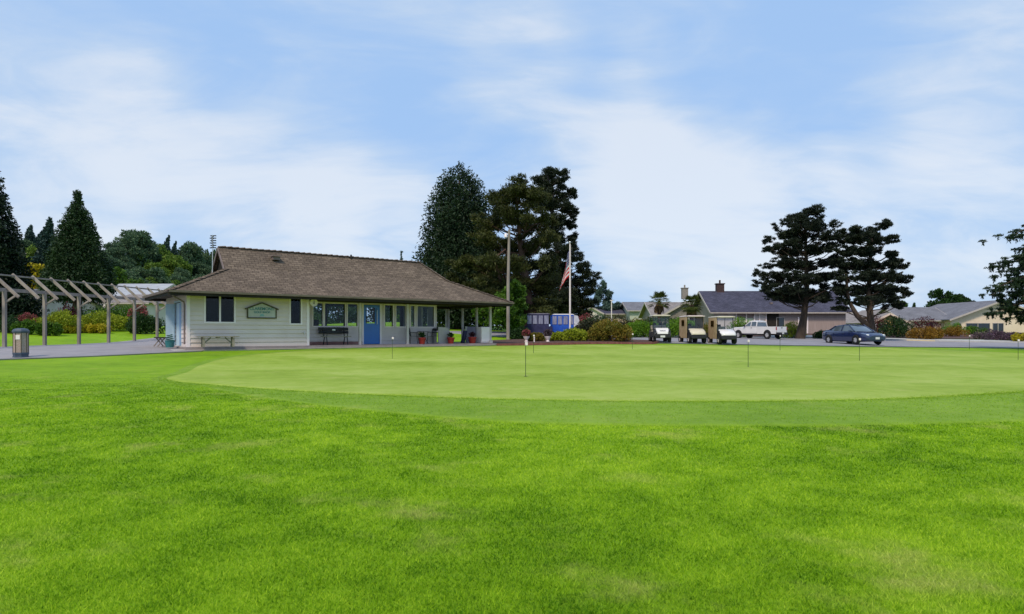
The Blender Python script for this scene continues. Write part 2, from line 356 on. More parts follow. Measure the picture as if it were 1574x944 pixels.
# one sheet out to the horizon, finer near the camera
gx = np.r_[-1500, -900, -500, -300, -200, -140, -100, np.arange(-80, -45, 3), np.arange(-45, 60, .6), np.arange(60, 90, 3), 100, 140, 200, 300, 500, 900, 1500]
gy = np.r_[-300, -100, -40, -15, np.arange(-6, 70, .6), np.arange(70, 110, 2), 120, 140, 170, 220, 300, 500, 900, 1600, 3000]
GXm, GYm = np.meshgrid(gx, gy, indexing='ij')
prop(grid_mesh('ground', GXm, GYm, 0, G['lawn']), kind='structure')
prop(ribbon('path', [(-45,20),(-30,20.8),(-17.8,22),(-16,23.6),(-14.3,26.3),(-13.6,27.6)], [(-45,25),(-33,26.5),(-23.3,28),(-23.2,36),(-23.1,43),(-16,44)], 70, 26, .018, G['path']), kind='structure')
prop(ribbon('apron_path', [club(-.6,-.55), club(8,-.5), club(17.9,-.5)], [club(-.6,.6), club(8,.6), club(17.9,.6)], 50, 4, .024, G['conc'], False), kind='structure')
# putting green: closed outline, rings towards the middle
gp = [(-9.6,18.6),(-9.0,16.4),(-6.6,14.2),(-3.6,12.35),(-.9,11.35),(2.4,10.85),(6.1,11.2),(10.6,12.9),(16.5,15.8),(23,21),(29,29),(30.5,37),(26,41.3),(18,40.8),(9,39.8),(2,38.0),(-2.5,35.6),(-6.6,32.1),(-9.6,29.3),(-11.0,25.8),(-10.6,21.5),(-9.6,18.6)]
def closed_ring(pts, n):
    p = pts[:-1]; q = p[-3:]+p+p[:4]; r = resample(q, n*2)
    # cut out exactly one turn
    t = np.r_[0, np.cumsum(np.hypot(*np.diff(np.array(q), axis=0).T))]; a, b = t[3], t[3+len(p)]
    s = np.linspace(0, t[-1], n*2); u = np.linspace(a, b, n)
    return np.stack([np.interp(u, s, r[:, k]) for k in (0, 1)], 1)
gr = closed_ring(gp, 160); ctr = np.array([9.0, 25.0])
def rings(name, R0, R1, nv, off, mat):
    t = np.linspace(0, 1, nv)[None, :, None]; GG = R0[:, None, :]*(1-t)+R1[:, None, :]*t
    return prop(grid_mesh(name, GG[..., 0], GG[..., 1], off, mat, True), kind='structure')
rings('putting_green', np.repeat(ctr[None], 160, 0), gr, 60, .010, G['green'])
dv = gr-ctr; L_ = np.hypot(dv[:, 0], dv[:, 1])[:, None]; dn = dv/L_
tng = np.gradient(gr, axis=0); nrm = np.stack([tng[:, 1], -tng[:, 0]], 1); nrm /= np.hypot(nrm[:, 0], nrm[:, 1])[:, None]
nrm *= np.sign((nrm*dn).sum(1))[:, None]
wf = np.clip(.35+2.45*np.clip((24-gr[:, 1])/10, 0, 1)*np.clip((gr[:, 0]+6.5)/7, 0, 1), .35, 2.8)[:, None]
collar = gr+nrm*wf
rings('green_fringe', gr-nrm*.7, collar, 14, .005, G['fringe'])
prop(ribbon('car_park', [(7.6,41.6),(14,41.9),(22.5,42.6),(29,43.4),(36,45),(60,50),(110,60)], [(-8,57),(6,62),(20,68),(30,67),(38,62),(62,60),(110,72)], 140, 40, .03, G['road']), kind='structure')
prop(ribbon('flower_bed', [(-.9,37.9),(3,39.4),(6,40.6),(9.2,41.3)], [(-3,43.5),(1,45.5),(6,47.5),(11,46.5)], 40, 16, .035, G['mulch']), kind='structure')
prop(ribbon('planting_bed', [(8,62.6),(14,66),(24,68.8),(31,68)], [(8,74),(18,77),(28,77.5),(40,77.5)], 50, 14, .03, G['mulch']), kind='structure')
prop(ribbon('planting_bed_street', [(31.5,70.5),(38,67),(46,66),(64,67)], [(36,82),(44,84),(54,86),(70,86)], 50, 14, .03, G['mulch']), kind='structure')
# hillside on the left, far behind
def hillz(X, Y):
    t = np.clip((-X-92)/60, 0, 1); s = t*t*(3-2*t); u = np.clip((Y-120)/110, 0, 1); u = u*u*(3-2*u)
    return 1.0+s*u*24-2*(1-s)
hx = np.arange(-420, -60, 8.); hy = np.arange(105, 420, 8.); HX, HY = np.meshgrid(hx, hy, indexing='ij')
HZm = hillz(HX, HY)-1.5*(HY < 112)*1.0; i_ = np.arange(HX.size).reshape(HX.shape)
prop(fast_mesh('hillside', np.stack([HX, HY, HZm], -1).reshape(-1, 3), np.stack([i_[:-1,:-1], i_[1:,:-1], i_[1:,1:], i_[:-1,1:]], -1).reshape(-1, 4), G['hill'], smooth=True), kind='structure')
# mown blades in the foreground
def blades():
    n = 780000; Y = 2.2*np.exp(rng.random(n)*math.log(21/2.2)); X = (rng.random(n)*2-1)*(Y*.86+.5)   # density falls off as 1/Y^2, width grows with Y
    W = .0009*Y*(.6+.8*rng.random(n)); H = .019*(.4+rng.random(n))*np.clip((21-Y)/11, .05, 1)
    # keep them off the putting green and its fringe
    H *= (.75+.5*rng.random(n))
    ang = np.arctan2(Y-ctr[1], X-ctr[0]); ca = np.arctan2(collar[:, 1]-ctr[1], collar[:, 0]-ctr[0]); o_ = np.argsort(ca)
    rr = np.interp(ang, ca[o_], np.hypot(*(collar-ctr)[o_].T), period=2*pi)
    dd_ = np.hypot(X-ctr[0], Y-ctr[1])-rr; k = dd_ > rng.exponential(.05, n)-.06; X, Y, W, H = X[k], Y[k], W[k], H[k]
    n = len(X); Z = hmap(X, Y)-.003
    a = rng.random(n)*2*pi; lean = rng.normal(0, .6, (n, 2))*H[:, None]
    dx, dy = np.cos(a)*W, np.sin(a)*W
    V = np.empty((n, 3, 3)); V[:, 0] = np.stack([X-dx, Y-dy, Z], 1); V[:, 1] = np.stack([X+dx, Y+dy, Z], 1); V[:, 2] = np.stack([X+lean[:, 0], Y+lean[:, 1], Z+H], 1)
    o = fast_mesh('grass', V.reshape(-1, 3), np.arange(n*3).reshape(-1, 3), G['blade']); prop(o, 'short mown grass of the lawn in the foreground', 'grass', kind='stuff')
blades()
def collar_blades():
    n = 260000; i = rng.integers(0, 159, n); f = rng.random(n)[:, None]; p = gr[i]*(1-f)+gr[i+1]*f; nn = nrm[i]; ww = wf[i][:, 0]
    t = np.where(rng.random(n) < .6, rng.random(n)*ww, rng.exponential(.10, n)*np.where(rng.random(n) < .5, -1, 1))
    X, Y = (p+nn*t[:, None]).T; q_ = rng.random(n) < np.clip(.12+ww/3, 0, 1); k = q_& (Y < 24)&(np.abs(X) < Y*.95+1)&(t < ww+.1)&(rng.random(n) < np.clip(14/Y, 0, 1)**2); X, Y = X[k], Y[k]; n = len(X)
    Z = hmap(X, Y)+.006; a = rng.random(n)*2*pi; W = .0007*Y*(.6+.8*rng.random(n)); H = .011*(.5+rng.random(n)); le = rng.normal(0, .7, (n, 2))*H[:, None]
    V = np.empty((n, 3, 3)); dx, dy = np.cos(a)*W, np.sin(a)*W
    V[:, 0] = np.stack([X-dx, Y-dy, Z], 1); V[:, 1] = np.stack([X+dx, Y+dy, Z], 1); V[:, 2] = np.stack([X+le[:, 0], Y+le[:, 1], Z+H], 1)
    prop(fast_mesh('fringe_grass', V.reshape(-1, 3), np.arange(n*3).reshape(-1, 3), G['fblade']), 'close cut grass of the fringe round the putting green', 'grass', kind='stuff')
G['fblade'] = grass_mat('fringe_blade', (.17,.31,.014), (.26,.43,.03), (.36,.53,.06), (.40,.48,.11), bump=0, rand=True, trans=.3, mottled=1.2)
collar_blades()
# ------------------------------------------------------------------ materials for built things
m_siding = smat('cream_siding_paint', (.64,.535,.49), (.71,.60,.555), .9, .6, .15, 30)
m_siding2 = smat('cream_siding_shade_tone', (.56,.48,.47), (.64,.55,.54), 1.5, .6, .1, 30)  # same cream siding, with the shade put into its colour
m_trim = smat('white_trim', (.80,.69,.70), (.85,.75,.76), 3, .5)
m_dark = smat('dark_wood', (.018,.014,.012), (.03,.024,.02), 3, .8)
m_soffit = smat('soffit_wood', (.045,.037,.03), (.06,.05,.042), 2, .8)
m_gutter = smat('weathered_gutter', (.16,.12,.115), (.22,.17,.16), 2, .6)
m_blue = gloss_mat('blue_door_paint', (.010,.135,.50), .35, .3)
m_pale = smat('pale_blue_paint', (.42,.55,.66), (.5,.62,.7), 3, .5)
m_glass = glass_mat('window_glass')
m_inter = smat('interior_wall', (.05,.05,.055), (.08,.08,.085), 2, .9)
m_black = smat('black_metal', (.012,.012,.016), (.02,.02,.025), 5, .45)
m_blackp = smat('black_plastic', (.015,.015,.017), (.025,.025,.03), 5, .5)
m_wood = smat('weathered_wood', (.22,.185,.165), (.33,.285,.25), 3, .85, .3, 20, stretch=(1,1,.3))
m_woodd = smat('aged_bench_wood', (.20,.18,.14), (.28,.25,.2), 4, .85)
m_roof = shingle_mat('brown_shingles', (.185,.142,.108), (.115,.088,.068), (.07,.05,.04), .17, .30)
m_roofg = shingle_mat('grey_shingles', (.20,.20,.225), (.165,.165,.19), (.10,.10,.12), .2, .4)
m_roofn = shingle_mat('slate_blue_shingles', (.085,.085,.125), (.055,.055,.085), (.03,.03,.05), .2, .4)
m_rooft = shingle_mat('taupe_shingles', (.30,.27,.26), (.25,.22,.215), (.16,.14,.14), .2, .4)
m_steel = smat('galvanised_steel', (.55,.56,.57), (.62,.63,.64), 3, .35, metal=.6)
m_red = smat('terracotta_glaze', (.24,.02,.02), (.30,.03,.025), 5, .4)
m_rub = smat('tyre_rubber', (.012,.012,.013), (.02,.02,.02), 8, .85)
m_rim = smat('alloy_rim', (.42,.41,.42), (.52,.5,.52), 5, .35, metal=.15)
m_bark = smat('bark', (.045,.032,.024), (.09,.065,.05), 5, .95, .8, 14, stretch=(1,1,.25))
m_barkr = smat('reddish_bark', (.07,.038,.03), (.12,.07,.055), 5, .95, .8, 14, stretch=(1,1,.25))
m_barkg = smat('pale_dead_wood', (.30,.22,.18), (.4,.3,.25), 5, .95)
# ------------------------------------------------------------------ foliage
def leaves(name, cl, n, size, mat, parent, asp=.5, shell=.55, up=.35, outw=.5, droop=0, spike=.10):
    """cl rows: x,y,z,rx,ry,rz. Diamond leaves spread through the clumps, denser near their skins."""
    cl = np.asarray(cl, float); vol = (cl[:, 3]*cl[:, 4]*cl[:, 5])**(2/3.); idx = rng.choice(len(cl), n, p=vol/vol.sum()); c = cl[idx]
    d = rng.normal(size=(n, 3)); d /= np.linalg.norm(d, axis=1)[:, None]
    r = shell+(1-shell)*rng.random(n)**.7; r *= (1+spike*rng.normal(size=n)*(rng.random(n) < .3))
    inner = rng.random(n) < .22; r[inner] *= rng.random(inner.sum())
    p = c[:, :3]+d*c[:, 3:6]*r[:, None]
    a = outw*d+rng.normal(size=(n, 3))*.6; a[:, 2] += up-droop; a /= np.linalg.norm(a, axis=1)[:, None]
    b = np.cross(a, rng.normal(size=(n, 3))); b /= np.linalg.norm(b, axis=1)[:, None]
    s = size*(.6+.8*rng.random(n))[:, None]; a = a*s; b = b*s*asp
    V = np.stack([p-a*.5, p+b*.5, p+a*.5, p-b*.5], 1)
    return fast_mesh(name, V.reshape(-1, 3), np.arange(n*4).reshape(-1, 4), mat, parent)
L = {}
L['sequoia'] = leaf_mat('sequoia_foliage', (.007,.018,.008), (.022,.045,.016), None, .08, nscale=.7)
L['conifer'] = leaf_mat('conifer_foliage', (.010,.026,.010), (.030,.062,.018), (.05,.09,.03), .08, nscale=.8)
L['dark'] = leaf_mat('dark_conifer_foliage', (.006,.014,.008), (.018,.036,.016), (.03,.06,.025), .05, nscale=.8)
L['brownpine'] = leaf_mat('old_pine_foliage', (.022,.028,.008), (.065,.075,.016), (.13,.13,.03), .1, nscale=.35)
L['blackpine'] = leaf_mat('black_pine_foliage', (.007,.012,.008), (.020,.030,.014), (.045,.06,.02), .05, nscale=.6)
L['farpine'] = leaf_mat('tall_pine_foliage', (.008,.014,.008), (.026,.036,.014), (.05,.06,.025), .06, nscale=.5)
L['cedar'] = leaf_mat('cedar_foliage', (.008,.020,.012), (.03,.055,.022), (.08,.12,.03), .06, nscale=.7)
L['blue'] = leaf_mat('blue_spruce_foliage', (.04,.075,.06), (.09,.14,.11), None, .08)
L['green'] = leaf_mat('broadleaf_foliage', (.03,.075,.008), (.09,.18,.015), (.16,.28,.03), .25, nscale=.6)
L['dgreen'] = leaf_mat('dark_broadleaf_foliage', (.012,.034,.010), (.035,.08,.018), (.07,.13,.03), .2, nscale=.6)
L['bright'] = leaf_mat('bright_hedge_foliage', (.06,.14,.008), (.15,.29,.015), (.22,.38,.03), .25, nscale=1.2)
L['yellow'] = leaf_mat('golden_foliage', (.26,.23,.01), (.52,.43,.02), (.62,.52,.06), .3, nscale=1)
L['lime'] = leaf_mat('lime_foliage', (.15,.20,.01), (.33,.38,.025), (.46,.46,.06), .3, nscale=1)
L['orange'] = leaf_mat('orange_foliage', (.12,.06,.01), (.34,.19,.02), (.48,.30,.05), .3, nscale=1.5)
L['rust'] = leaf_mat('rust_and_green_foliage', (.08,.11,.01), (.25,.17,.025), (.34,.11,.04), .25, nscale=1.4)
L['burgundy'] = leaf_mat('burgundy_foliage', (.03,.008,.012), (.10,.02,.025), (.20,.05,.05), .2, nscale=1.2)
L['darkmix'] = leaf_mat('dark_mixed_foliage', (.012,.022,.010), (.05,.045,.02), (.22,.07,.05), .2, nscale=1.2)
L['pink'] = leaf_mat('pink_bloom_foliage', (.03,.06,.015), (.36,.06,.09), (.75,.38,.42), .2, nscale=2.5)
L['purple'] = leaf_mat('purple_bloom_foliage', (.035,.04,.03), (.15,.085,.13), (.42,.26,.38), .2, nscale=2)
L['hillA'] = leaf_mat('hillside_dark_foliage', (.045,.085,.05), (.115,.185,.085), (.17,.25,.09), .25, nscale=.15)
L['hillB'] = leaf_mat('hillside_light_foliage', (.08,.15,.02), (.19,.28,.04), (.27,.36,.07), .25, nscale=.15)
L['hillC'] = leaf_mat('hillside_fir_foliage', (.024,.05,.045), (.055,.10,.08), None, .1, nscale=.15)

def conifer(name, loc, H, Rb, mat, label, cat, group=None, n=30000, size=.3, prof=None, bare=.06, tiers=22, per=9, trunk_r=.35, bark=m_bark, lean=0, core=True, droop=.3, flat=.55, jag=.25):
    """cone of whorled branches round one stem"""
    r0 = empty(name, loc, random.random()*6, label, cat, group)
    tb = MB(); tb.tube([(0,0,-.3),(0,0,.3),(0,0,H*.4),(lean,0,H*.93)], [trunk_r*1.5, trunk_r, trunk_r*.65, .04], 10); tb.build('trunk', bark, r0)
    if prof is None: prof = lambda t: (1-t)**.85
    cl = []
    for i in range(tiers):
        t = bare+(1-bare)*(i+.5)/tiers; rr = Rb*prof((t-bare)/(1-bare))
        k = max(3, int(per*(.35+.65*rr/Rb)))
        for j in range(k):
            a = 2*pi*(j+random.random()*.8)/k; L_ = rr*(1-jag*random.random()+jag*.4)
            rl = max(.28, L_*.30); s = max(.25, L_*.24)
            for q in ((.82, 1), (.45, 1.1)) if rr > .8 else ((.5, 1),):
                cl.append((cos(a)*L_*q[0]+lean*t, sin(a)*L_*q[0], t*H-droop*L_*q[0]*.5+random.uniform(-.2, .2)*H/tiers, rl*q[1], rl*q[1], max(.22, s*flat*1.6)))
    for k in range(5): cl.append((lean, 0, H*(.90+.022*k), .22-.03*k, .22-.03*k, .45))
    leaves('crown', cl, n, size, mat, r0, .42, .5, -.05, .9, droop*.6)
    return r0
def blob_tree(name, px, d, blobs, mat, label, cat, group=None, n=26000, size=.3, asp=.2, trunk=None, trunk_r=.4, bark=m_bark, depth=.8, sub=7, subr=.42, flat=.55, seed=1, limbs=True, shell=.3, up=.35, basez=None, extra_trunks=(), spike=.26, fat=1.0):
    """tree whose masses of foliage have their own places: blobs (px, py, rx, rz) at distance d"""
    rs = random.Random(seed); x0, y0, z0 = at(px, d); blobs = [(b[0], b[1], b[2]*fat, (b[3] if len(b) > 3 else b[2]*.7)*fat) for b in blobs]
    r0 = empty(name, (x0, y0, z0), 0, label, cat, group)
    cl = []; lb = MB(); W = [(b[0]-px)/F*d for b in blobs]; half = max(max(W), -min(W))
    trunk = trunk or [(px, None), (px, min(b[1] for b in blobs)+20)]
    tp = []
    for i, q in enumerate(trunk):
        z = -.3 if q[1] is None else CAMZ-(q[1]-HZ)/F*d-z0
        tp.append(Vector(((q[0]-px)/F*d, 0, z)))
    k = len(tp); rad = [trunk_r*(1.35 if i == 0 else 1)*(1-.75*i/(k-1)) for i in range(k)]
    lb.tube(tp, rad, 10)
    for et in extra_trunks:
        pts = [Vector(((q[0]-px)/F*d, (q[2] if len(q) > 2 else 0), (-.3 if q[1] is None else CAMZ-(q[1]-HZ)/F*d-z0))) for q in et[1]]
        lb.tube(pts, [et[0]*(1-.7*i/(len(pts)-1)) for i in range(len(pts))], 8)
    for b in blobs:
        bx = (b[0]-px)/F*d; bz = CAMZ-(b[1]-HZ)/F*d-z0; rx = b[2]/F*d; rz = (b[3] if len(b) > 3 else b[2]*.7)/F*d
        span = sqrt(max(.1, 1-min(1, abs(bx)/(half+1e-6))**2))*half*depth
        nn = 1 if span < rx else int(min(4, 1+span/rx*.9))
        for m in range(nn):
            by = rs.uniform(-span, span) if m else rs.uniform(-.3, .3)*span
            ex = 1 if m == 0 else rs.uniform(.7, .95)
            c = Vector((bx*ex, by, bz))
            for s in range(sub):
                v = Vector((rs.gauss(0, 1), rs.gauss(0, 1), rs.gauss(0, 1))).normalized()*rs.random()**.4
                rr = rx*subr*rs.uniform(.7, 1.2)
                cl.append((c.x+v.x*rx*.72, c.y+v.y*rx*.72, c.z+v.z*rz*.8, rr, rr, rr*flat*(rz/rx/.7)))
            if limbs:
                # leave the stem a little below the mass
                zt = max(.8, c.z-abs(c.x)*.35-abs(c.y)*.3)
                j = min(range(k), key=lambda i: abs(tp[i].z-zt)); base = None
                for i in range(k-1):
                    if tp[i].z <= zt <= tp[i+1].z: base = tp[i].lerp(tp[i+1], (zt-tp[i].z)/(tp[i+1].z-tp[i].z))
                base = base or tp[-1]
                mid = (base+c)/2+Vector((0, 0, -.05*(c-base).length+rs.uniform(-.2, .2)))
                lr = trunk_r*.10+.02
                lb.tube([base, mid, c], [lr, lr*.7, lr*.25], 5)
    lb.build('trunk', bark, r0)
    leaves('crown', cl, n, size, mat, r0, asp, shell, up, .8, 0, spike)
    return r0
def shrub(px, d, wpx, hpx, mat, label, cat='shrub', group=None, n=2500, size=.13, depth=None, lumps=9, base=None, seed=0, asp=.55, dz=0):
    rs = random.Random(seed+int(px)); x, y, z = at(px, d); W = wpx/F*d/2; H = hpx/F*d; D = depth or min(W, 2.2)
    r0 = empty('shrub', (x, y, z+dz), 0, label, cat, group); cl = []; tb = MB()
    for i in range(lumps):
        u = (i+.5)/lumps*2-1; v = rs.uniform(-1, 1); hh = H*(1-.35*u*u)*(rs.uniform(.8, 1.02))
        rr = max(W/lumps*1.9, .3*H)
        cl.append((u*W*.85, v*D*.5, hh*.52, min(rr, W*.6), max(.3, D*.42), hh*.5))
    for i in range(3): tb.tube([(rs.uniform(-.3,.3)*W, 0, -.1), (rs.uniform(-.5,.5)*W, 0, H*.6)], [.05, .02], 5)
    tb.build('stem', m_bark, r0)
    leaves('foliage', cl, n, size, mat, r0, asp, .72, .15, .6)
    return r0
# ---------------- trees
conifer('conifer_tree', at(709, 68), 18.2, 5.6, L['sequoia'], 'tallest dark green giant conifer with a dense rounded cone behind the clubhouse', 'tree', n=110000, size=.30,
        prof=lambda t: (1-t**2.2)**.62*(.93+.07*sin(9*t)) if t < .98 else .12, tiers=26, per=13, trunk_r=.9, bark=m_barkr, bare=.08, lean=.9, jag=.16, flat=.9, droop=.2)
blob_tree('pine_tree', 805, 57, [(790,305,26,16),(762,318,24,16),(825,315,24,16),(742,340,24,16),(775,345,28,18),(812,345,28,18),(845,340,18,14),(738,372,24,15),(770,378,28,18),(808,378,28,18),(842,372,22,16),
        (722,405,30,16),(700,412,22,14),(755,412,28,18),(790,412,24,18),(825,408,28,18),(850,410,18,16),(695,432,24,13),(730,435,30,16),(765,440,28,16),(800,440,28,18),(835,440,26,18),(715,450,26,12),(750,455,26,12),(850,430,24,16),
        (770,478,30,12),(805,485,30,12),(840,482,26,12),(745,470,24,12),(690,446,20,10),(780,465,24,12),(820,468,28,14),(850,462,22,12),(800,292,12,8),(828,298,10,7)], L['brownpine'],
        'broad olive and rusty pine with dead limbs behind the tall light pole', 'tree', n=140000, size=.30, asp=.22, trunk=[(812,None),(810,440),(800,380),(795,320)], trunk_r=.5, bark=m_barkr, seed=3,
        extra_trunks=((.16, [(790,470),(768,430,-3),(762,405,-4),(778,392,-4)]), (.12, [(782,455),(774,420,-3),(780,395,-4)])))
blob_tree('pine_tree', 868, 74, [(842,268,15,11),(828,280,12,9),(858,276,13,9),(838,292,16,11),(862,296,14,10),(880,300,8,7),(845,315,16,11),(872,318,13,10),(886,328,6,6),(850,340,18,12),(878,344,12,9),(855,365,18,12),(884,362,8,7),(880,378,10,9),(860,390,20,13),
        (888,396,13,9),(868,412,20,13),(900,412,10,8),(890,428,20,11),(916,424,10,7),(870,440,22,14),(905,446,18,10),(880,460,24,13),(908,466,16,10),(860,470,24,12),(890,482,24,11),(850,488,20,10),(870,492,24,9),(835,478,20,14),(862,455,20,12),(835,440,16,14),(840,400,18,14),(842,360,16,12),(912,434,10,7),(835,300,12,10),(830,260+52,12,9)], L['farpine'],
        'tall dark open topped pine rising behind the flagpole', 'tree', n=100000, size=.32, asp=.24, trunk=[(868,None),(862,420),(850,340),(842,270)], trunk_r=.5, seed=5, fat=1.22)
BT = dict(fat=1.25, asp=.22, size=.27, subr=.30, flat=.62, sub=13)
blob_tree('pine_tree', 1240, 62, [(1238,328,13,8),(1224,338,10,7),(1252,338,9,7),(1206,342,9,6),(1216,354,14,8),(1240,352,14,9),(1262,352,9,7),(1200,362,11,7),(1228,368,16,9),(1256,368,13,8),(1180,382,8,5),(1196,378,12,6),(1222,384,18,8),(1250,386,16,8),(1270,380,9,6),
        (1190,404,14,6),(1214,406,18,7),(1246,408,18,7),(1274,404,12,6),(1284,396,8,5),(1165,420,9,6),(1184,424,14,7),(1210,428,18,8),(1240,430,18,8),(1268,426,14,7),(1162,436,9,6),(1178,444,14,8),(1204,448,18,8),(1232,450,18,8),(1258,452,16,7),(1280,440,10,6),(1185,456,14,6),(1215,460,16,6),(1245,462,14,5)],
        L['blackpine'], 'near black pine with tiered branches and a leaning trunk beside the white pickup', 'tree', 'pair of black pines by the street', n=100000, trunk=[(1229,None),(1236,485),(1240,440),(1239,390),(1237,330)], trunk_r=.38, seed=11, **BT)
blob_tree('pine_tree', 1338, 58, [(1340,352,10,7),(1326,362,13,7),(1352,362,9,6),(1344,372,14,7),(1300,356,9,6),(1288,366,12,7),(1308,368,13,8),(1282,384,12,8),(1304,386,15,8),(1328,388,15,8),(1352,384,12,7),(1366,392,10,6),(1290,404,14,8),(1314,406,16,8),(1340,406,15,8),(1362,408,12,7),(1380,402,8,5),(1388,410,6,4),
        (1286,424,13,8),(1308,426,15,8),(1332,424,15,8),(1356,426,13,7),(1374,428,10,6),(1392,426,10,5),(1396,432,8,4),(1292,444,13,8),(1314,446,14,8),(1338,444,13,7),(1362,446,13,7),(1384,446,9,5),(1300,462,13,7),(1322,464,12,6),(1368,462,12,6),(1352,456,10,5),(1390,452,9,5),(1290,474,9,4),(1382,470,9,5)],
        L['blackpine'], 'irregular black pine with a forked trunk behind the dark blue car', 'tree', 'pair of black pines by the street', n=90000, trunk=[(1342,None),(1338,490),(1335,450),(1338,400),(1340,355)], trunk_r=.36, seed=12,
        extra_trunks=((.3, [(1338,505),(1318,486),(1304,462),(1300,420)]), (.22, [(1336,470),(1352,440),(1372,425),(1388,418)])), **BT)
conifer('conifer_tree', at(-12, 56), 16.3, 3.7, L['dark'], 'near black conifer cut by the left edge behind the pergola', 'tree', n=60000, size=.30, tiers=24, per=11, trunk_r=.5, flat=.8, jag=.3)
conifer('conifer_tree', at(119, 55), 11.7, 2.9, L['conifer'], 'dark green pointed conifer behind the timber pergola with its trunk bare below', 'tree', n=80000, size=.22, tiers=20, per=13, trunk_r=.42, bark=m_barkr, bare=.24, flat=1.0, jag=.22, droop=.1,
        prof=lambda t: (1-t)**.72*(1 if t > .1 else .8+2*t))
# broadleaf growth to the right of the clubhouse
blob_tree('leafy_tree', 792, 49, [(785,455,18,14),(802,448,14,12),(772,462,16,12),(798,470,16,14),(778,480,18,14),(800,492,14,12),(765,486,14,14),(785,500,18,12),(760,470,14,12),(740,478,14,14),(745,495,14,12),(790,440,12,9)], L['green'],
        'leafy mid green tree between the clubhouse porch and the light pole', 'tree', n=16000, size=.24, asp=.6, trunk=[(785,None),(785,470)], trunk_r=.15, flat=.9, seed=21, sub=6)
blob_tree('spruce_tree', 928, 115, [(928,438,6,7),(924,450,12,8),(936,452,10,8),(918,462,14,8),(934,464,14,8),(944,470,12,7),(912,474,12,7),(930,476,18,8),(940,482,14,6)], L['blue'],
        'pale bluish spruce behind the small white gabled house', 'tree', n=9000, size=.5, asp=.3, seed=23, trunk_r=.3, flat=.9)
for i, (px, d, y0, wd, mt, lb_) in enumerate(((1386,125,462,30,'green','round green tree peeping over the tan porch roof on the right'),(1405,130,465,16,'dgreen','small pointed fir behind the grey roof on the right'),(1443,120,443,34,'dgreen','dark bushy tree standing tallest behind the grey roofed cream house'),
        (1474,125,452,26,'dgreen','rounded dark tree just right of the tallest one behind the grey roof'),(1488,135,458,22,'dgreen','paler low tree at the end of the row behind the grey roof'))):
    x, y, z = at(px, d); H = CAMZ+(HZ-y0)/F*d-z; Wd = wd/F*d/2
    r0 = empty('background_tree', (x, y, z), 0, lb_, 'tree', 'trees behind the cream house'); t = MB(); t.tube([(0,0,-.3),(0,0,H*.7)], [.2,.08], 7); t.build('trunk', m_bark, r0)
    if i == 1: cl = [(0, 0, H*(.3+.7*k/7), Wd*(1-k/7.5), Wd*(1-k/7.5), H*.09) for k in range(7)]
    else: cl = [(random.uniform(-.75,.75)*Wd, random.uniform(-.6,.6)*Wd, H*(.42+.5*random.random()**.8), Wd*.38, Wd*.38, H*.1) for k in range(16)]+[(0,0,H*.92,Wd*.35,Wd*.35,H*.08)]
    leaves('crown', cl, 4500, .42, L[mt], r0, .5, .5, .2, .6)
# tip of a far tree over the clubhouse roof
conifer('conifer_tree', at(617, 150), 19.5, 2.6, L['hillC'], 'small distant tree tip showing just above the clubhouse ridge', 'tree', n=5000, size=.5, tiers=14, per=6)
# cedar at the right edge: trunk outside the frame, tiers of drooping boughs reach in
def cedar():
    x0, y0, z0 = at(1655, 42); r0 = empty('cedar_tree', (x0, y0, z0), 0, 'drooping dark cedar whose boughs reach in at the right edge', 'tree')
    tb = MB(); tb.tube([(0,0,-.3),(0,0,4),(0,0,11)], [.5,.35,.05], 10); cl = []
    tips = [(1548,372,.2),(1570,392,0),(1536,414,-.6),(1552,432,.8),(1522,452,0),(1530,472,-1.2),(1526,492,.6),(1545,462,2),(1540,486,-2.5),(1560,500,1),(1565,440,-1.5),(1568,470,2),(1560,415,2.2),(1575,500,-1)]
    for (px, py, oy) in tips:
        tip = Vector(((px+15-1655)/F*42, oy, CAMZ-(py-HZ)/F*42-z0)); base = Vector((0, 0, tip.z+1.0))
        pts = []
        for k in range(9):
            u = k/8; p = base.lerp(tip, u); p.z = base.z+(.55*sin(u*pi*.7))-(.95)*u**2.2; pts.append(p)
        tb.tube(pts, [.10*(1-.8*k/8) for k in range(9)], 5)
        for k in range(2, 9):
            for q in range(7):
                p = pts[k]+Vector((random.uniform(-.5,.5), random.gauss(0, .35+.05*k), random.uniform(-.12, .06)))
                cl.append((*p, .30, .28, .08)); cl.append((p.x, p.y, p.z-.18, .08, .08, .24))
    for k in range(40):   # the body round the stem
        a = random.random()*6.28; z = random.uniform(1.2, 9.5); r_ = random.uniform(.5, 3.2)*(1-z/13); cl.append((cos(a)*r_, sin(a)*r_, z, .9, .9, .3))
    tb.build('trunk', m_bark, r0); leaves('crown', cl, 80000, .2, L['cedar'], r0, .28, .2, -.2, .6, .3)
cedar()
# opposite side: other cedars and conifers round the camera are out of view and left out
# ---------------- wooded hillside: each tree its own copy
def hill_proto(kind, mat, label):
    r0 = empty('hillside_tree', (0,0,0), 0, label, 'tree', 'trees on the wooded hillside'); t = MB(); t.tube([(0,0,-1),(0,0,6)], [.5,.2], 6); t.build('trunk', m_bark, r0)
    if kind == 'fir': cl = [(random.gauss(0,.25), random.gauss(0,.25), 2.5+11.5*k/12, 3.3*(1-k/12.6), 3.3*(1-k/12.6), .9) for k in range(12)]
    else:
        cl = []
        for k in range(22):
            a = random.random()*6.28; q = random.random()**.5; z = random.uniform(2.6, 10.5); rr = 4.4*sqrt(max(.08, 1-((z-6)/5.6)**2))
            cl.append((cos(a)*q*rr, sin(a)*q*rr, z, 1.5+random.random()*.9, 1.5+random.random()*.9, 1.3+random.random()*.5))
    leaves('crown', cl, 7000, .62, mat, r0, .6, .6, .2, .7); return r0
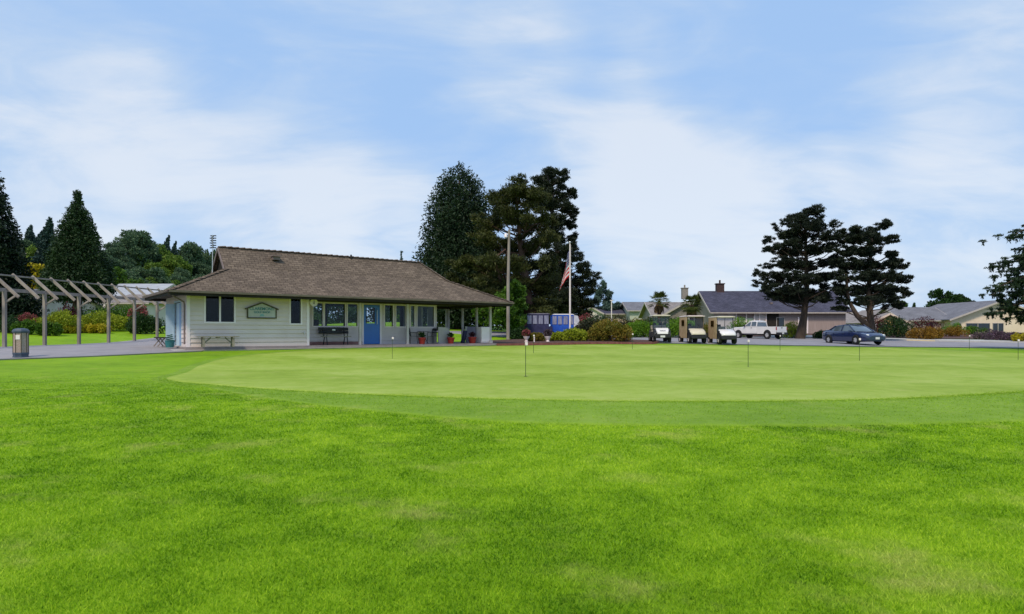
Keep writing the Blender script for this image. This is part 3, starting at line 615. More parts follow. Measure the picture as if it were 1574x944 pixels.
protos = [hill_proto('b', L['hillA'], 'dark rounded broadleaf tree among the woods on the far hillside'), hill_proto('b', L['hillB'], 'lighter green rounded tree among the woods on the far hillside'),
          hill_proto('fir', L['hillC'], 'bluish dark pointed fir among the woods on the far hillside'), hill_proto('b', L['hillA'], 'dark rounded broadleaf tree among the woods on the far hillside')]
hill = [(170,397,0,.7),(184,399,3,.7),(177,403,1,.7),(45,340,2,1.25),(76,328,2,1.35),(60,352,2,1.0),(58,372,1,.8),(30,365,0,1),(85,372,1,.7),(100,365,0,.9),(170,372,0,.8),(180,378,0,.8),(190,368,0,.8),(204,351,0,1.15),(216,352,3,1.05),(226,368,0,.9),(238,372,1,.9),(257,357,2,1.0),(268,366,2,.8),(250,378,1,.8),
        (283,372,0,.75),(296,370,3,.9),(308,376,0,.8),(320,379,2,.6),(330,382,0,.8),(345,384,0,.8),(362,382,3,.7),(210,382,1,.8),(195,392,0,.9),(228,392,3,.9),(245,398,0,.9),(262,390,1,1.0),(275,396,1,.9),(292,395,0,.9),(308,394,0,.9),(180,402,0,.9),(212,405,3,1),(200,412,0,.9),(236,410,0,1),
        (255,408,0,.9),(280,410,0,.9),(298,408,1,.8),(318,405,0,.9),(172,395,1,.8),(168,415,1,.9),(182,420,1,.8),(195,424,1,.7),(212,424,0,.8),(228,424,1,.7),(244,425,0,.8),(262,428,1,.8),(278,426,1,.7),(295,424,0,.8),(312,420,0,.8),
        (-20,350,2,1.2),(-45,360,0,1.2),(-80,355,3,1.2),(5,372,0,1),(60,395,0,.8),(78,400,1,.8),(40,400,1,.8),(90,395,0,.8),(65,410,0,.7),(150,400,0,.9),(340,400,0,.9),(360,402,0,.9),(385,398,0,.8),(-50,390,0,1),(-90,390,1,1),(-25,410,0,1),(20,420,1,.9),(100,415,0,.9),(130,405,0,.9)]
_r = random.Random(4)
for k in range(70):
    px = _r.uniform(150, 345) if k < 50 else _r.uniform(-120, 110); py = _r.uniform(392, 436); hill.append((px, py, _r.choice((0,0,1,1,3)), _r.uniform(.6,.85)))
used = set(); HH = {0: 12.0, 1: 12.0, 2: 14.8, 3: 12.0}
for px, py, k, s in hill:
    # distance whose ground height puts this top where the wood shows it
    best = None
    for d in np.arange(150, 330, 3):
        x = (px-CX)/F*d; z = float(hillz(np.array(x), np.array(d))); top = HZ-(z+HH[k]*s-CAMZ)*F/d
        if best is None or abs(top-py) < best[0]: best = (abs(top-py), x, d, z)
    o = protos[k] if k not in used else copy_tree(protos[k]); used.add(k)
    tz = CAMZ+(HZ-py)/F*best[2]
    special = {(45,340):'bluish fir on the hillside nearest the left edge conifer', (76,328):'taller bluish fir on the hillside between the two left conifers', (60,352):'lowest of the three hillside firs between the two left conifers',
               (257,357):'pointed fir standing above the crest of the wooded hillside left of the antenna', (268,366):'smaller fir just right of the pointed one on the hillside crest', (204,351):'tallest rounded tree on the crest of the wooded hillside', (320,379):'last little fir on the crest beside the clubhouse antenna'}
    o['label'] = special.get((px, py), ('dark rounded broadleaf tree among the woods on the far hillside', 'lighter green rounded tree among the woods on the far hillside', 'bluish dark pointed fir among the woods on the far hillside', 'dark rounded broadleaf tree among the woods on the far hillside')[k])
    s2 = (tz-best[3])/HH[k]; s2 = s2 if .4 < s2 < 1.8 else s
    o.location = (best[1], best[2], best[3]); o.scale = (s*random.uniform(1.0, 1.2), s*random.uniform(1.0, 1.2), s2); o.rotation_euler.z = random.random()*6.28
for k_, (px, d, y0, wd, mt) in enumerate(((395,105,446,90,'dgreen'),(460,112,440,90,'green'),(520,104,444,84,'dgreen'),(575,110,438,80,'dgreen'),(640,106,436,80,'green'),(690,98,446,60,'dgreen'))):
    x, y, z = at(px, d); H = CAMZ+(HZ-y0)/F*d-z; Wd = wd/F*d/2
    r0 = empty('course_tree', (x, y, z), 0, ['first','second','third','fourth','fifth','sixth'][k_]+' tree from the left in the row across the fairway, glimpsed through the clubhouse windows', 'tree', 'trees across the fairway behind the clubhouse'); t = MB(); t.tube([(0,0,-.3),(0,0,H*.7)], [.25,.1], 7); t.build('trunk', m_bark, r0)
    cl = [(random.uniform(-.8,.8)*Wd, random.uniform(-.6,.6)*Wd, H*(.22+.66*random.random()), Wd*.38, Wd*.38, H*.16) for k in range(20)]
    leaves('crown', cl, 5500, .4, L[mt], r0, .55, .5, .2, .6)
# ---------------- shrubs and hedges
S = shrub
S(22,47,50,24,L['dgreen'],'rounded dark green shrub behind the first pergola bay', n=3500)
S(42,45,30,22,L['pink'],'shrub with pink blooms just behind the litter bin', cat='flowering shrub', n=2500, size=.11, dz=.35)
S(15,42,40,26,L['dgreen'],'low spreading green juniper at the far left edge', n=3000)
S(45,42,44,24,L['green'],'low green juniper just behind the litter bin', n=3000)
S(88,44,56,38,L['lime'],'tall golden green shrub between the second and third pergola posts', n=4500, seed=3)
S(76,41.5,32,25,L['green'],'compact green shrub in front of the golden green one', n=2500)
S(106,47,26,40,L['burgundy'],'burgundy leaved shrub left of the bare conifer trunk', n=2500)
S(100,46,70,30,L['lime'],'golden green hedge just behind the bare conifer trunk', cat='hedge', n=4500)
S(107,44,20,14,L['yellow'],'small golden mound left of the bare conifer trunk', n=1500)
S(137,45,22,15,L['yellow'],'small golden mound just right of the bare conifer trunk', n=1500)
S(153,45,28,16,L['yellow'],'wider golden mound right of the bare conifer trunk', n=1800)
S(170,48,78,30,L['lime'],'long yellow green hedge seen through the middle pergola bays', cat='hedge', n=6500, lumps=14, depth=2.2)
S(185,52,100,40,L['green'],'tall green hedge behind the long yellow green one', cat='hedge', n=6500, lumps=14)
S(222,46,50,34,L['dgreen'],'dark green hedge beside the clubhouse left wall', cat='hedge', n=5000, lumps=10)
S(213,50,24,44,L['pink'],'reddish flowering shrub near the last pergola posts', cat='flowering shrub', n=2500)
S(150,54,100,36,L['dgreen'],'dark hedge at the foot of the pointed conifer', cat='hedge', n=5000, lumps=14)
S(60,54,120,17,L['dgreen'],'dark hedge in front of the cream cottage on the left', cat='hedge', n=5000, lumps=14)
blob_tree('golden_tree', 52, 72, [(48,412,14,10),(62,416,12,10),(40,424,14,10),(58,430,16,12),(48,442,18,12),(66,440,12,10)], L['yellow'], 'bright golden leaved tree between the two left conifers', 'tree', n=7000, size=.3, asp=.6, trunk_r=.12, flat=.9, seed=31)
for q, (px, d, y0, wd, mt, lb_) in enumerate(((180,80,410,34,'green','light green tree right of the pointed left conifer'),(205,95,428,34,'green','low green tree above the pale roofed houses'),(232,100,430,40,'green','round green tree nearest the clubhouse roof corner'),(275,95,415,60,'dgreen','dark tree just behind the left end of the clubhouse roof'),(80,95,418,44,'dgreen','dark tree hiding between the two left conifers'))):
    x, y, z = at(px, d); H = CAMZ+(HZ-y0)/F*d-z; Wd = wd/F*d/2
    r0 = empty('garden_tree', (x, y, z), 0, lb_, 'tree'); t = MB(); t.tube([(0,0,-.3),(0,0,H*.7)], [.2,.08], 7); t.build('trunk', m_bark, r0)
    cl = [(random.uniform(-.75,.75)*Wd, random.uniform(-.6,.6)*Wd, H*(.3+.58*random.random()), Wd*.4, Wd*.4, H*.13) for k in range(18)]
    leaves('crown', cl, 5500, .34, L[mt], r0, .55, .5, .2, .6)
# bed between clubhouse and carts
S(800,46,34,22,L['dgreen'],'low dark hedge at the foot of the light pole', cat='hedge', n=3500, dz=-.1)
S(822,42.5,30,16,L['rust'],'trimmed green and rust shrub in front of the covered dark cart', n=2800)
S(858,43,26,16,L['lime'],'low lime mound just left of the flagpole', n=2200)
S(884,43,40,24,L['lime'],'lime green shrub just right of the flagpole', n=3200)
S(905,45,40,36,L['darkmix'],'dark green and burgundy shrub behind the flagpole bed', n=4000)
S(938,43,68,35,L['rust'],'big spreading shrub of rust and yellow leaves at the end of the flagpole bed', n=7500, lumps=12)
S(915,50,40,40,L['dgreen'],'dark green bush in front of the small white gabled house', n=3500)
S(897,60,30,36,L['pink'],'reddish flowering bush under the small white gabled house', n=2500)
S(945,60,70,34,L['darkmix'],'dark reddish green hedge below the far dark roof', cat='hedge', n=4500, lumps=12)
S(985,57,62,30,L['bright'],'bright green rounded hedge left of the three front carts', cat='hedge', n=6500, lumps=10)
S(1050,58,60,34,L['bright'],'bright green hedge showing between the black and tan carts', cat='hedge', n=5500, lumps=10)
S(1085,59,40,28,L['rust'],'reddish green bush between the two tan sided carts', n=2800)
S(985,70,70,28,L['rust'],'tawny hedge behind the bright green rounded one', cat='hedge', n=4000, lumps=12)
S(1030,66,120,32,L['dgreen'],'dark clipped hedge under the two palms', cat='hedge', n=7000, lumps=16)
S(1136,66,30,34,L['bright'],'bright green bush at the nose of the white pickup', n=2800)
S(1218,64,38,30,L['lime'],'yellow green bush between the pickup and the leaning pine trunk', n=3200)
S(1262,63,30,14,L['dgreen'],'low dark clipped hedge left of the blue car', cat='hedge', n=2200)
S(1375,68,54,34,L['dgreen'],'dark green bush in front of the tan porch', n=4000, size=.16)
S(1345,74,40,34,L['burgundy'],'dark reddish bush behind the forked pine trunk', n=3000)
S(1418,72,46,32,L['burgundy'],'dark red hedge below the pink wall of the grey roofed house', cat='hedge', n=3500)
S(1420,64,40,22,L['orange'],'bright orange shrub at the street corner', n=3500)
S(1438,66,26,20,L['orange'],'smaller orange brown shrub beside the bright orange one', n=2200)
S(1466,72,34,18,L['orange'],'low tawny shrub against the cream wall', n=2200)
S(1467,78,34,20,L['bright'],'small green domed shrub against the cream wall', n=2500)
S(1496,80,40,14,L['green'],'low green hedge under the dark windows of the cream house', cat='hedge', n=2500)
S(1530,64,56,17,L['purple'],'large purple flowering shrub near the right edge', cat='flowering shrub', n=4500)
S(1560,62,44,14,L['purple'],'low purple flowering mound at the right edge', cat='flowering shrub', n=2500)
S(1574,60,34,16,L['yellow'],'golden shrub cut by the right edge', n=2000)
# ---------------- palms
def palm(px, d, ytop, label, s=1.0):
    x, y, z = at(px, d); H = CAMZ+(HZ-ytop)/F*d-z-1.3*s
    r0 = empty('palm_tree', (x, y, z), 0, label, 'palm tree', 'two fan palms'); tb = MB(); tb.tube([(0,0,-.2),(.03,0,H*.5),(0,0,H)], [.24,.2,.24], 10); tb.build('trunk', m_barkr, r0)
    fr = MB(); 
    for k in range(46):
        a = random.random()*6.283; el_ = random.uniform(-.75, 1.35); r_ = .75*s; c = Vector((cos(a)*cos(el_), sin(a)*cos(el_), sin(el_))); hub = Vector((0,0,H))+c*r_*(.9+.25*random.random())
        side = c.cross(Vector((0,0,1))).normalized(); upv = side.cross(c).normalized()
        fr.tube([(0,0,H-.05), hub], [.02,.012], 4)
        for j in range(13):
            th = -1.5+3.0*j/12; dd = (c*cos(th)+side*sin(th)); tip = hub+dd*(.62*s)+Vector((0,0,-.16*s*random.random()-.05)); wv = (dd.cross(upv)).normalized()*.035
            fr.add([hub, hub+dd*.3*s+wv, tip, hub+dd*.3*s-wv], [(0,1,2,3)])
    fr.build('fronds', L['palm'], r0)
    sk = MB()
    for k in range(26):
        a = random.random()*6.28; sk.add([(cos(a)*.2, sin(a)*.2, H-.05), (cos(a+.4)*.5, sin(a+.4)*.5, H-.6), (cos(a)*.55, sin(a)*.55, H-1.1-random.random()*.3), (cos(a-.4)*.5, sin(a-.4)*.5, H-.6)], [(0,1,2,3)])
    sk.build('dead_fronds', L['palmdead'], r0)
L['palm'] = leaf_mat('palm_fronds', (.04,.06,.01), (.10,.13,.02), (.2,.2,.05), .15)
L['palmdead'] = leaf_mat('dead_palm_fronds', (.10,.06,.02), (.2,.13,.06), None, .1)
palm(1013, 68, 446, 'left one of the two fan palms, standing behind the black cart')
palm(1063, 66, 450, 'right one of the two fan palms, behind the tan curtained cart')
# ------------------------------------------------------------------ the clubhouse
def roof_sheet(mb, poly, th=.06):
    """a roof plane with thickness"""
    p = [Vector(q) for q in poly]; n = (p[1]-p[0]).cross(p[2]-p[0]).normalized()
    if n.z < 0: p = p[::-1]; n = -n
    q = [v-n*th for v in p]; k = len(p)
    mb.add(p+q, [tuple(range(k)), tuple(range(2*k-1, k-1, -1))]+[(i, k+i, k+(i+1) % k, (i+1) % k) for i in range(k)])
def wall(mb, o, dx, L_, H, ops, th=.12, lap=.2, board=True, nrm=None, skip=()):
    """lap sided wall along dx from o (Vectors); openings (x0,x1,z0,z1) in wall coordinates; boards on the nrm side"""
    o = Vector(o); dx = Vector(dx).normalized(); nrm = Vector(nrm) if nrm else Vector((dx.y, -dx.x, 0)); up = Vector((0,0,1))
    xs = sorted({0, L_, *[v for q in ops for v in q[:2]]}); zs = sorted({0, H, *[v for q in ops for v in q[2:4]]})
    def blk(x0, x1, z0, z1, n0, n1, n0b=None, n1b=None):
        n0b = n0 if n0b is None else n0b; n1b = n1 if n1b is None else n1b
        P = lambda x, z, n: o+dx*x+up*z+nrm*n
        mb.add([P(x0,z0,n0), P(x1,z0,n0), P(x1,z1,n0b), P(x0,z1,n0b), P(x0,z0,n1), P(x1,z0,n1), P(x1,z1,n1b), P(x0,z1,n1b)], [(0,1,2,3),(7,6,5,4),(0,4,5,1),(1,5,6,2),(2,6,7,3),(3,7,4,0)])
    for i in range(len(xs)-1):
        for j in range(len(zs)-1):
            cx_, cz_ = (xs[i]+xs[i+1])/2, (zs[j]+zs[j+1])/2
            if any(q[0] < cx_ < q[1] and q[2] < cz_ < q[3] for q in ops): continue
            blk(xs[i], xs[i+1], zs[j], zs[j+1], -th, 0)
    if board:
        rows = int(math.ceil(H/lap))
        for r_ in range(rows):
            z0, z1 = r_*lap, min(H, (r_+1)*lap)
            zz_ = sorted({z0, z1, *[v for q in ops for v in q[2:4] if z0 < v < z1]})
            for j in range(len(zz_)-1):
                a, b = zz_[j], zz_[j+1]; mid = (a+b)/2
                cut = sorted([(q[0], q[1]) for q in ops if q[2] < mid < q[3]]); x = 0; spans = []
                for c0, c1 in cut:
                    if c0 > x: spans.append((x, c0))
                    x = max(x, c1)
                if x < L_: spans.append((x, L_))
                f = lambda z: .044-.038*(z-z0)/lap
                for s0, s1 in spans: blk(s0, s1, a, b, .001, f(a), .001, f(b))
def window(parent, o, dx, x0, x1, z0, z1, nrm=None, mull=(), fw=.07, out_=.05, fmat=None, th=.1, name='window', gmat=None):
    """white trimmed window: frame part with its panes as sub-parts"""
    o = Vector(o); dx = Vector(dx).normalized(); nrm = Vector(nrm) if nrm else Vector((dx.y, -dx.x, 0)); up = Vector((0,0,1)); mb = MB()
    def bx(a0, a1, c0, c1, n0, n1, m=mb):
        P = lambda x, z, n: o+dx*x+up*z+nrm*n
        m.add([P(a0,c0,n0), P(a1,c0,n0), P(a1,c1,n0), P(a0,c1,n0), P(a0,c0,n1), P(a1,c0,n1), P(a1,c1,n1), P(a0,c1,n1)], [(0,1,2,3),(7,6,5,4),(0,4,5,1),(1,5,6,2),(2,6,7,3),(3,7,4,0)])
    bx(x0-fw, x0, z0-fw, z1+fw, -.04, out_); bx(x1, x1+fw, z0-fw, z1+fw, -.04, out_)
    bx(x0, x1, z1, z1+fw, -.04, out_); bx(x0, x1, z0-fw, z0, -.04, out_+.01)
    for m_ in mull: bx(m_-.035, m_+.035, z0, z1, -.04, out_-.01)
    f = mb.build(name, fmat or m_trim, parent); g = MB(); bx(x0, x1, z0, z1, -.03, -.02, g); g.build('pane', gmat or m_glass, f); return f
def apx(px, b=0.0):
    r = (px-CX)/F; return (-P0[0]+b*SA+r*(P0[1]+b*CA))/(CA-SA*r)
def zpy(py, a, b=0.0): return CAMZ-(py-HZ)*(P0[1]+a*SA+b*CA)/F-FLOOR
CH = empty('clubhouse', (P0[0], P0[1], FLOOR), BA, 'single storey cream sided clubhouse with a brown shingle hip roof and blue door', 'building')
X1, Y1 = Vector((1,0,0)), Vector((0,1,0))
A1 = apx(474); RB = 1.0; AE = apx(671, RB); DB = 5.0; WH = 2.36
# floor
MB().box2((-.1,-.12,-.25), (17.0,5.2,0)).build('floor_slab', smat('worn_concrete', (.24,.20,.195), (.31,.26,.25), 2, .8), CH)
w1 = (apx(316), apx(359.5)); w2 = (apx(446.5), apx(462))
op1 = [(w1[0], w1[1], zpy(495,2), zpy(456.5,2)), (w2[0], w2[1], zpy(497.5,5.5), zpy(460.5,5.5))]
mb = MB(); wall(mb, (0,0,0), X1, A1, WH, op1); mb.build('front_wall', m_siding, CH)
f = window(CH, (0,0,0), X1, *op1[0], mull=(apx(338),)); f2 = window(CH, (0,0,0), X1, *op1[1])
dk = smat('near_black_backing', (.008,.008,.01), (.012,.012,.014), 3, .9)
for o_ in op1: MB().box2((o_[0]-.3,.5,o_[2]-.2), (o_[1]+.3,.53,o_[3]+.1)).build('window_backing', dk, CH)  # near-black sheet standing inside, behind each front window
# side wall with a door and a small window
sd_t = lambda px: (P0[0]-((px-CX)/F)*P0[1])/(SA+((px-CX)/F)*CA)   # distance back along the left wall
so = [(DB-3.7, DB-2.95, 1.0, 2.0) if 0 else (DB-sd_t(266) if 0 else 0,0,0,0)]
# wall runs from the back corner to the front corner so that its outside is -X
dA, dB_ = sd_t(279.5), sd_t(270); wA, wB = sd_t(264), sd_t(258.5)
ops = [(DB-wB, DB-wA, .95, 1.5), (DB-dB_, DB-dA, 0.02, 2.05)]
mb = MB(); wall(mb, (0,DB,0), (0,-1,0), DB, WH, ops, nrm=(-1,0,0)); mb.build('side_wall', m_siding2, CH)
window(CH, (0,DB,0), (0,-1,0), *ops[0], nrm=(-1,0,0), mull=((ops[0][0]+ops[0][1])/2,), fw=.06)
sd_ = MB(); sd_.box2((.02,dA+.03,.03), (.06,dB_-.03,2.03)); sdoor = sd_.build('door', m_pale, CH)
fr_ = MB(); fr_.box2((-.05,dA-.1,0),(.04,dA,2.13)); fr_.box2((-.05,dB_,0),(.04,dB_+.1,2.13)); fr_.box2((-.05,dA,2.05),(.04,dB_,2.13)); fr_.build('door_frame', m_pale, CH)
MB().box2((-.42,dB_-.02,.03), (-.06,dB_+.02,2.0)).build('screen_door', m_pale, CH)
MB().box2((.0,dA+.25,.05), (.015,dA+.5,1.98)).build('door_panel', m_blue, sdoor)
# corner boards and downspout
cb = MB(); cb.box2((-.035,-.045,0), (.10,-.031,WH)); cb.box2((-.046,-.045,0), (-.031,.10,WH)); cb.box2((A1-.1,-.045,0), (A1+.035,-.031,WH)); cb.box2((A1+.001,-.031,0),(A1+.035,RB,WH)); cb.build('corner_board', m_trim, CH)
ds = MB(); ds.tube([(-.72,-.78,2.3),(-.68,-.6,2.22),(-.14,.02,2.0),(-.10,.12,1.9),(-.1,.12,.12)], .035, 8); ds.build('downspout', m_gutter, CH)
# recessed front wall
wz0, wz1 = .98, 2.16
def rw(p0, p1): return (apx(p0, RB)-A1, apx(p1, RB)-A1, wz0, wz1)
ro = [rw(481,495.5), rw(499,530), rw(534,549), rw(591,603.5), rw(608.5,623), rw(631,636.5), rw(641,666.5)]
dr = (apx(558.5,RB)-A1, apx(583.5,RB)-A1, .0, 2.16)
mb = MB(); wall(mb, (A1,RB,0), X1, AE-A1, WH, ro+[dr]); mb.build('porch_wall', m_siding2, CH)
for q in ro: window(CH, (A1,RB,0), X1, *q, fw=.045)
MB().box2((A1+.05,RB-.045,0), (apx(556,RB),RB-.03,.16)).build('skirting', m_red2 if 'm_red2' in globals() else smat('reddish_skirting', (.25,.12,.11), (.32,.17,.15), 3, .8), CH)
# blue half glazed door
d0, d1 = A1+dr[0], A1+dr[1]; dm = MB(); zt = 2.14; g0, g1 = apx(562,RB), apx(576,RB); gz0, gz1 = 1.14, 2.0
dm.box2((d0,RB-.02,.02),(d1,RB+.03,gz0)); dm.box2((d0,RB-.02,gz0),(g0,RB+.03,zt)); dm.box2((g1,RB-.02,gz0),(d1,RB+.03,zt)); dm.box2((g0,RB-.02,gz1),(g1,RB+.03,zt))
door = dm.build('blue_door', m_blue, CH); door['label'] = 'blue half glazed front door'
MB().box2((g0,RB,gz0),(g1,RB+.01,gz1)).build('pane', m_glass, door)
hb = MB(); hb.tube([(g1+.1,RB-.03,1.08),(g1+.1,RB-.08,1.12),(g1+.1,RB-.08,1.85),(g1+.1,RB-.03,1.9)], .022, 6); hb.build('handle', m_steel, door)
jm = MB(); jm.box2((d0-.09,RB-.05,0),(d0,RB-.032,2.2)); jm.box2((d1,RB-.05,0),(d1+.09,RB-.032,2.2)); jm.build('door_frame', m_trim, CH)
# end wall, back wall (with windows one sees the fairway through), ceiling
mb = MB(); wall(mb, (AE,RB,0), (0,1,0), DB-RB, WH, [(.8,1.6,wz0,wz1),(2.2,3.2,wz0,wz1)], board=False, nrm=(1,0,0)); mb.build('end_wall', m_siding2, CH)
bo = [(x, x+1.05, .9, 2.2) for x in (AE-1.35, AE-2.6, AE-3.85, AE-5.1, AE-6.35)]+[(.8,1.9,1.0,2.1)]
bo = [(q[0], q[1], q[2], q[3]) for q in bo]
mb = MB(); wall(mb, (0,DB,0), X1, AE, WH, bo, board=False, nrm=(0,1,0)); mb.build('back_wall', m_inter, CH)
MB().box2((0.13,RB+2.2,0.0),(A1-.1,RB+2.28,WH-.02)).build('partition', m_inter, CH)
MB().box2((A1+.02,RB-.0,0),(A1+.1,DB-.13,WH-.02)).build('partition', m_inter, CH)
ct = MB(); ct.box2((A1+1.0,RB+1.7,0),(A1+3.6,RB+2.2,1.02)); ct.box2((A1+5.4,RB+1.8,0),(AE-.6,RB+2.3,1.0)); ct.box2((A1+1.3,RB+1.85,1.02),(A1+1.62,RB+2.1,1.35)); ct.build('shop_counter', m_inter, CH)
# roof
ea, eb, ec, ed = -.9, 17.6, -.9, 5.4; ZE, ZB, ZR = 2.45, 3.69, 4.85
E = [(ea,ec,ZE),(eb,ec,ZE),(eb,ed,ZE),(ea,ed,ZE)]; B = [(1.9,1.0,ZB),(14.28,1.0,ZB),(14.28,3.5,ZB),(1.9,3.5,ZB)]; Rr = [(1.9,2.25,ZR),(13.0,2.25,ZR)]
rf = MB()
for p in ((E[0],E[1],B[1],B[0]), (E[1],E[2],B[2],B[1]), (E[2],E[3],B[3],B[2]), (E[3],E[0],B[0],B[3]), (B[1],B[2],Rr[1])): roof_sheet(rf, p)
kx = .12   # the upper slopes run a little past the gable
roof_sheet(rf, ((1.9-kx,1.0,ZB),B[1],Rr[1],(1.9-kx,2.25,ZR))); roof_sheet(rf, (B[2],(1.9-kx,3.5,ZB),(1.9-kx,2.25,ZR),Rr[1]))
roof = rf.build('roof', m_roof, CH)
rc = MB()      # ridge and hip caps, slightly uneven
def caps(p, q, st=.3):
    p, q = Vector(p), Vector(q); n = int((q-p).length/st); d = (q-p)/n
    for i in range(n):
        a = p+d*i+Vector((0,0,.02)); b = p+d*(i+1.15)+Vector((0,0,.05+random.uniform(0,.02)))
        s = d.cross(Vector((0,0,1))).normalized()*.13; rc.add([a-s-Vector((0,0,.05)), a, a+s-Vector((0,0,.05)), b+s-Vector((0,0,.05)), b, b-s-Vector((0,0,.05))], [(0,1,4,5),(1,2,3,4),(0,5,3,2),(3,5,4),(0,2,1)])
for nm_, p_, q_ in (('ridge_cap',(1.9-kx,2.25,ZR),Rr[1]),('hip_cap',Rr[1],B[1]),('hip_cap',B[1],E[1]),('hip_cap',B[0],E[0]),('hip_cap',E[2],B[2])): rc = MB(); caps(p_, q_); rc.build(nm_, m_roof, roof)
gb = MB(); gb.face([(1.95,1.08,ZB+.02),(1.95,3.42,ZB+.02),(1.95,2.25,ZR-.1)]); gb.build('gable', m_dark, CH)
rk = MB(); rk.bar((1.9-kx-.02,1.0,ZB-.1),(1.9-kx-.02,2.25,ZR-.1),.04,.13); rk.bar((1.9-kx-.02,3.5,ZB-.1),(1.9-kx-.02,2.25,ZR-.1),.04,.13); rk.build('rake_board', m_gutter, roof)
fs = MB()
for (x0,y0,x1,y1) in ((ea,ec,eb,ec),(eb,ec,eb,ed),(ea,ed,eb,ed),(ea,ec,ea,ed)): fs.bar((x0,y0,ZE-.13),(x1,y1,ZE-.13),.04,.17)
fs.build('fascia', m_dark, roof)
gt = MB()
def gut(p, q, nx, ny):
    pr = [(0,-.03),(.10,-.03),(.125,.06),(.11,.06),(.09,-.015),(0.0,-.015)]
    gt.loft([[(P_[0]+nx*u, P_[1]+ny*u, ZE-.06+v) for u, v in pr] for P_ in (p, q)], True, False)
gut((ea,ec-.021),(eb,ec-.021),0,-1); gut((eb+.021,ec),(eb+.021,ed),1,0); gut((ea-.021,ed),(ea-.021,ec),-1,0)
gt.build('gutter', m_gutter, roof)
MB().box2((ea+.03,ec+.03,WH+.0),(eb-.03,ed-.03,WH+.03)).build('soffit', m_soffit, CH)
bm_ = MB(); bm_.box2((A1,.02,WH-.16),(16.7,.12,WH-.005)); bm_.box2((16.6,.12,WH-.16),(16.7,4.9,WH-.005)); bm_.box2((AE,4.8,WH-.16),(16.6,4.9,WH-.005)); bm_.build('porch_beam', m_dark, CH)
vt = MB(); av = 4.35; bv = 1.62; zv = ZB+(bv-1)*1.16/1.25; vt.box((av,bv,zv+.13),(.36,.3,.16)); vt.box((av,bv-.04,zv+.23),(.44,.42,.04)); vt.build('roof_vent', m_gutter, roof)
for px_ in (452, ): pass
vp = MB(); vp.tube([(8.6,2.1,ZR-.3),(8.6,2.1,ZR+.1)], .05, 8); vp.build('vent_pipe', m_dark, roof)
# posts
def post(a, b, name='post', r_=.06, base=False, m=None):
    p = MB(); p.box2((a-r_,b-r_,0),(a+r_,b+r_,WH-.16))
    if base: p.box2((a-.11,b-.11,0),(a+.11,b+.11,.16))
    return p.build(name, m or m_trimg, CH)
m_trimg = smat('weathered_white_post', (.46,.41,.40), (.56,.51,.5), 3, .7)
for a_ in (apx(554), apx(627)): post(a_, .06)
for b_ in (.06, 1.5, 3.1, 4.8): post(16.64, b_, base=b_ < .1)
post(AE+1.7, 4.85); post(AE+3.1, 4.85)
# low panels of the open porch
pn = MB(); aP = apx(673.5,.35); aQ = apx(690,.35); pts = [(aP,0.0),(aQ,0.0),(aQ,.72)]+[(aQ-.22+.22*cos(t),.72+.22*sin(t)) for t in (.5,1.0,1.57)]+[(aP,.96)]
pn.prism(pts, .32, .38); prop(pn.build('low_panel', smat('beige_panel', (.36,.33,.31), (.42,.39,.37), 2, .7), CH))
MB().box2((apx(716,1.9),1.88,.02),(apx(734,1.9),1.94,1.0)).build('low_panel', smat('grey_lilac_panel', (.22,.20,.26), (.28,.26,.32), 2, .7), CH)
# antenna by the gable
an = empty('antenna_mast', (0,0,0), 0, 'thin antenna mast with a dark cluster rising by the left gable peak', 'antenna')
ax_, ay_ = club(1.7, 3.0); azb = CAMZ+(HZ-420)/F*(ay_); an.location = (ax_, ay_, azb-1.1); an.rotation_euler = (0,0,BA)
MB().tube([(0,0,0),(0,0,3.0)], .022, 6).build('mast', m_steel, an)
dd = MB()
for k in range(6): dd.bar((-.13+.03*(k%2),0,2.35+.12*k),(.17,0,2.38+.12*k),.02,.05); dd.bar((0,-.18,2.4+.1*k),(0,.18,2.4+.1*k),.03,.04)
dd.bar((.15,0,2.3),(.15,0,3.05),.05,.05); dd.bar((-.08,0,2.35),(-.08,0,3.0),.04,.04); dd.build('aerial', m_dark, an)
# sign
sa = apx(402); sg = empty('clubhouse_sign', (*club(sa, -.035), FLOOR+zpy(488,sa)), BA, 'gabled name board with teal lettering between the front windows', 'sign')
sw = 1.28; sh = .42; sp = .66
b_ = MB(); b_.prism([(-sw/2,0),(sw/2,0),(sw/2,sh),(0,sp),(-sw/2,sh)], -.04, 0); b_.build('board', smat('sign_board_paint', (.42,.42,.38), (.5,.5,.45), 3, .6), sg)
fr_ = MB(); m_bw = smat('sign_frame_wood', (.06,.05,.03), (.10,.085,.05), 5, .7)
fr_.box2((-sw/2-.04,-.075,-.05),(sw/2+.04,-.005,.0)); fr_.box2((-sw/2-.04,-.075,0),(-sw/2+.01,-.005,sh)); fr_.box2((sw/2-.01,-.075,0),(sw/2+.04,-.005,sh))
fr_.bar((-sw/2-.12,-.05,sh-.03),(0,-.05,sp+.03),.11,.055,up=(0,0,1)); fr_.bar((sw/2+.12,-.05,sh-.03),(0,-.05,sp+.03),.11,.055,up=(0,0,1)); fr_.build('frame', m_bw, sg)
m_teal = smat('teal_lettering', (.035,.17,.18), (.05,.2,.21), 5, .6)
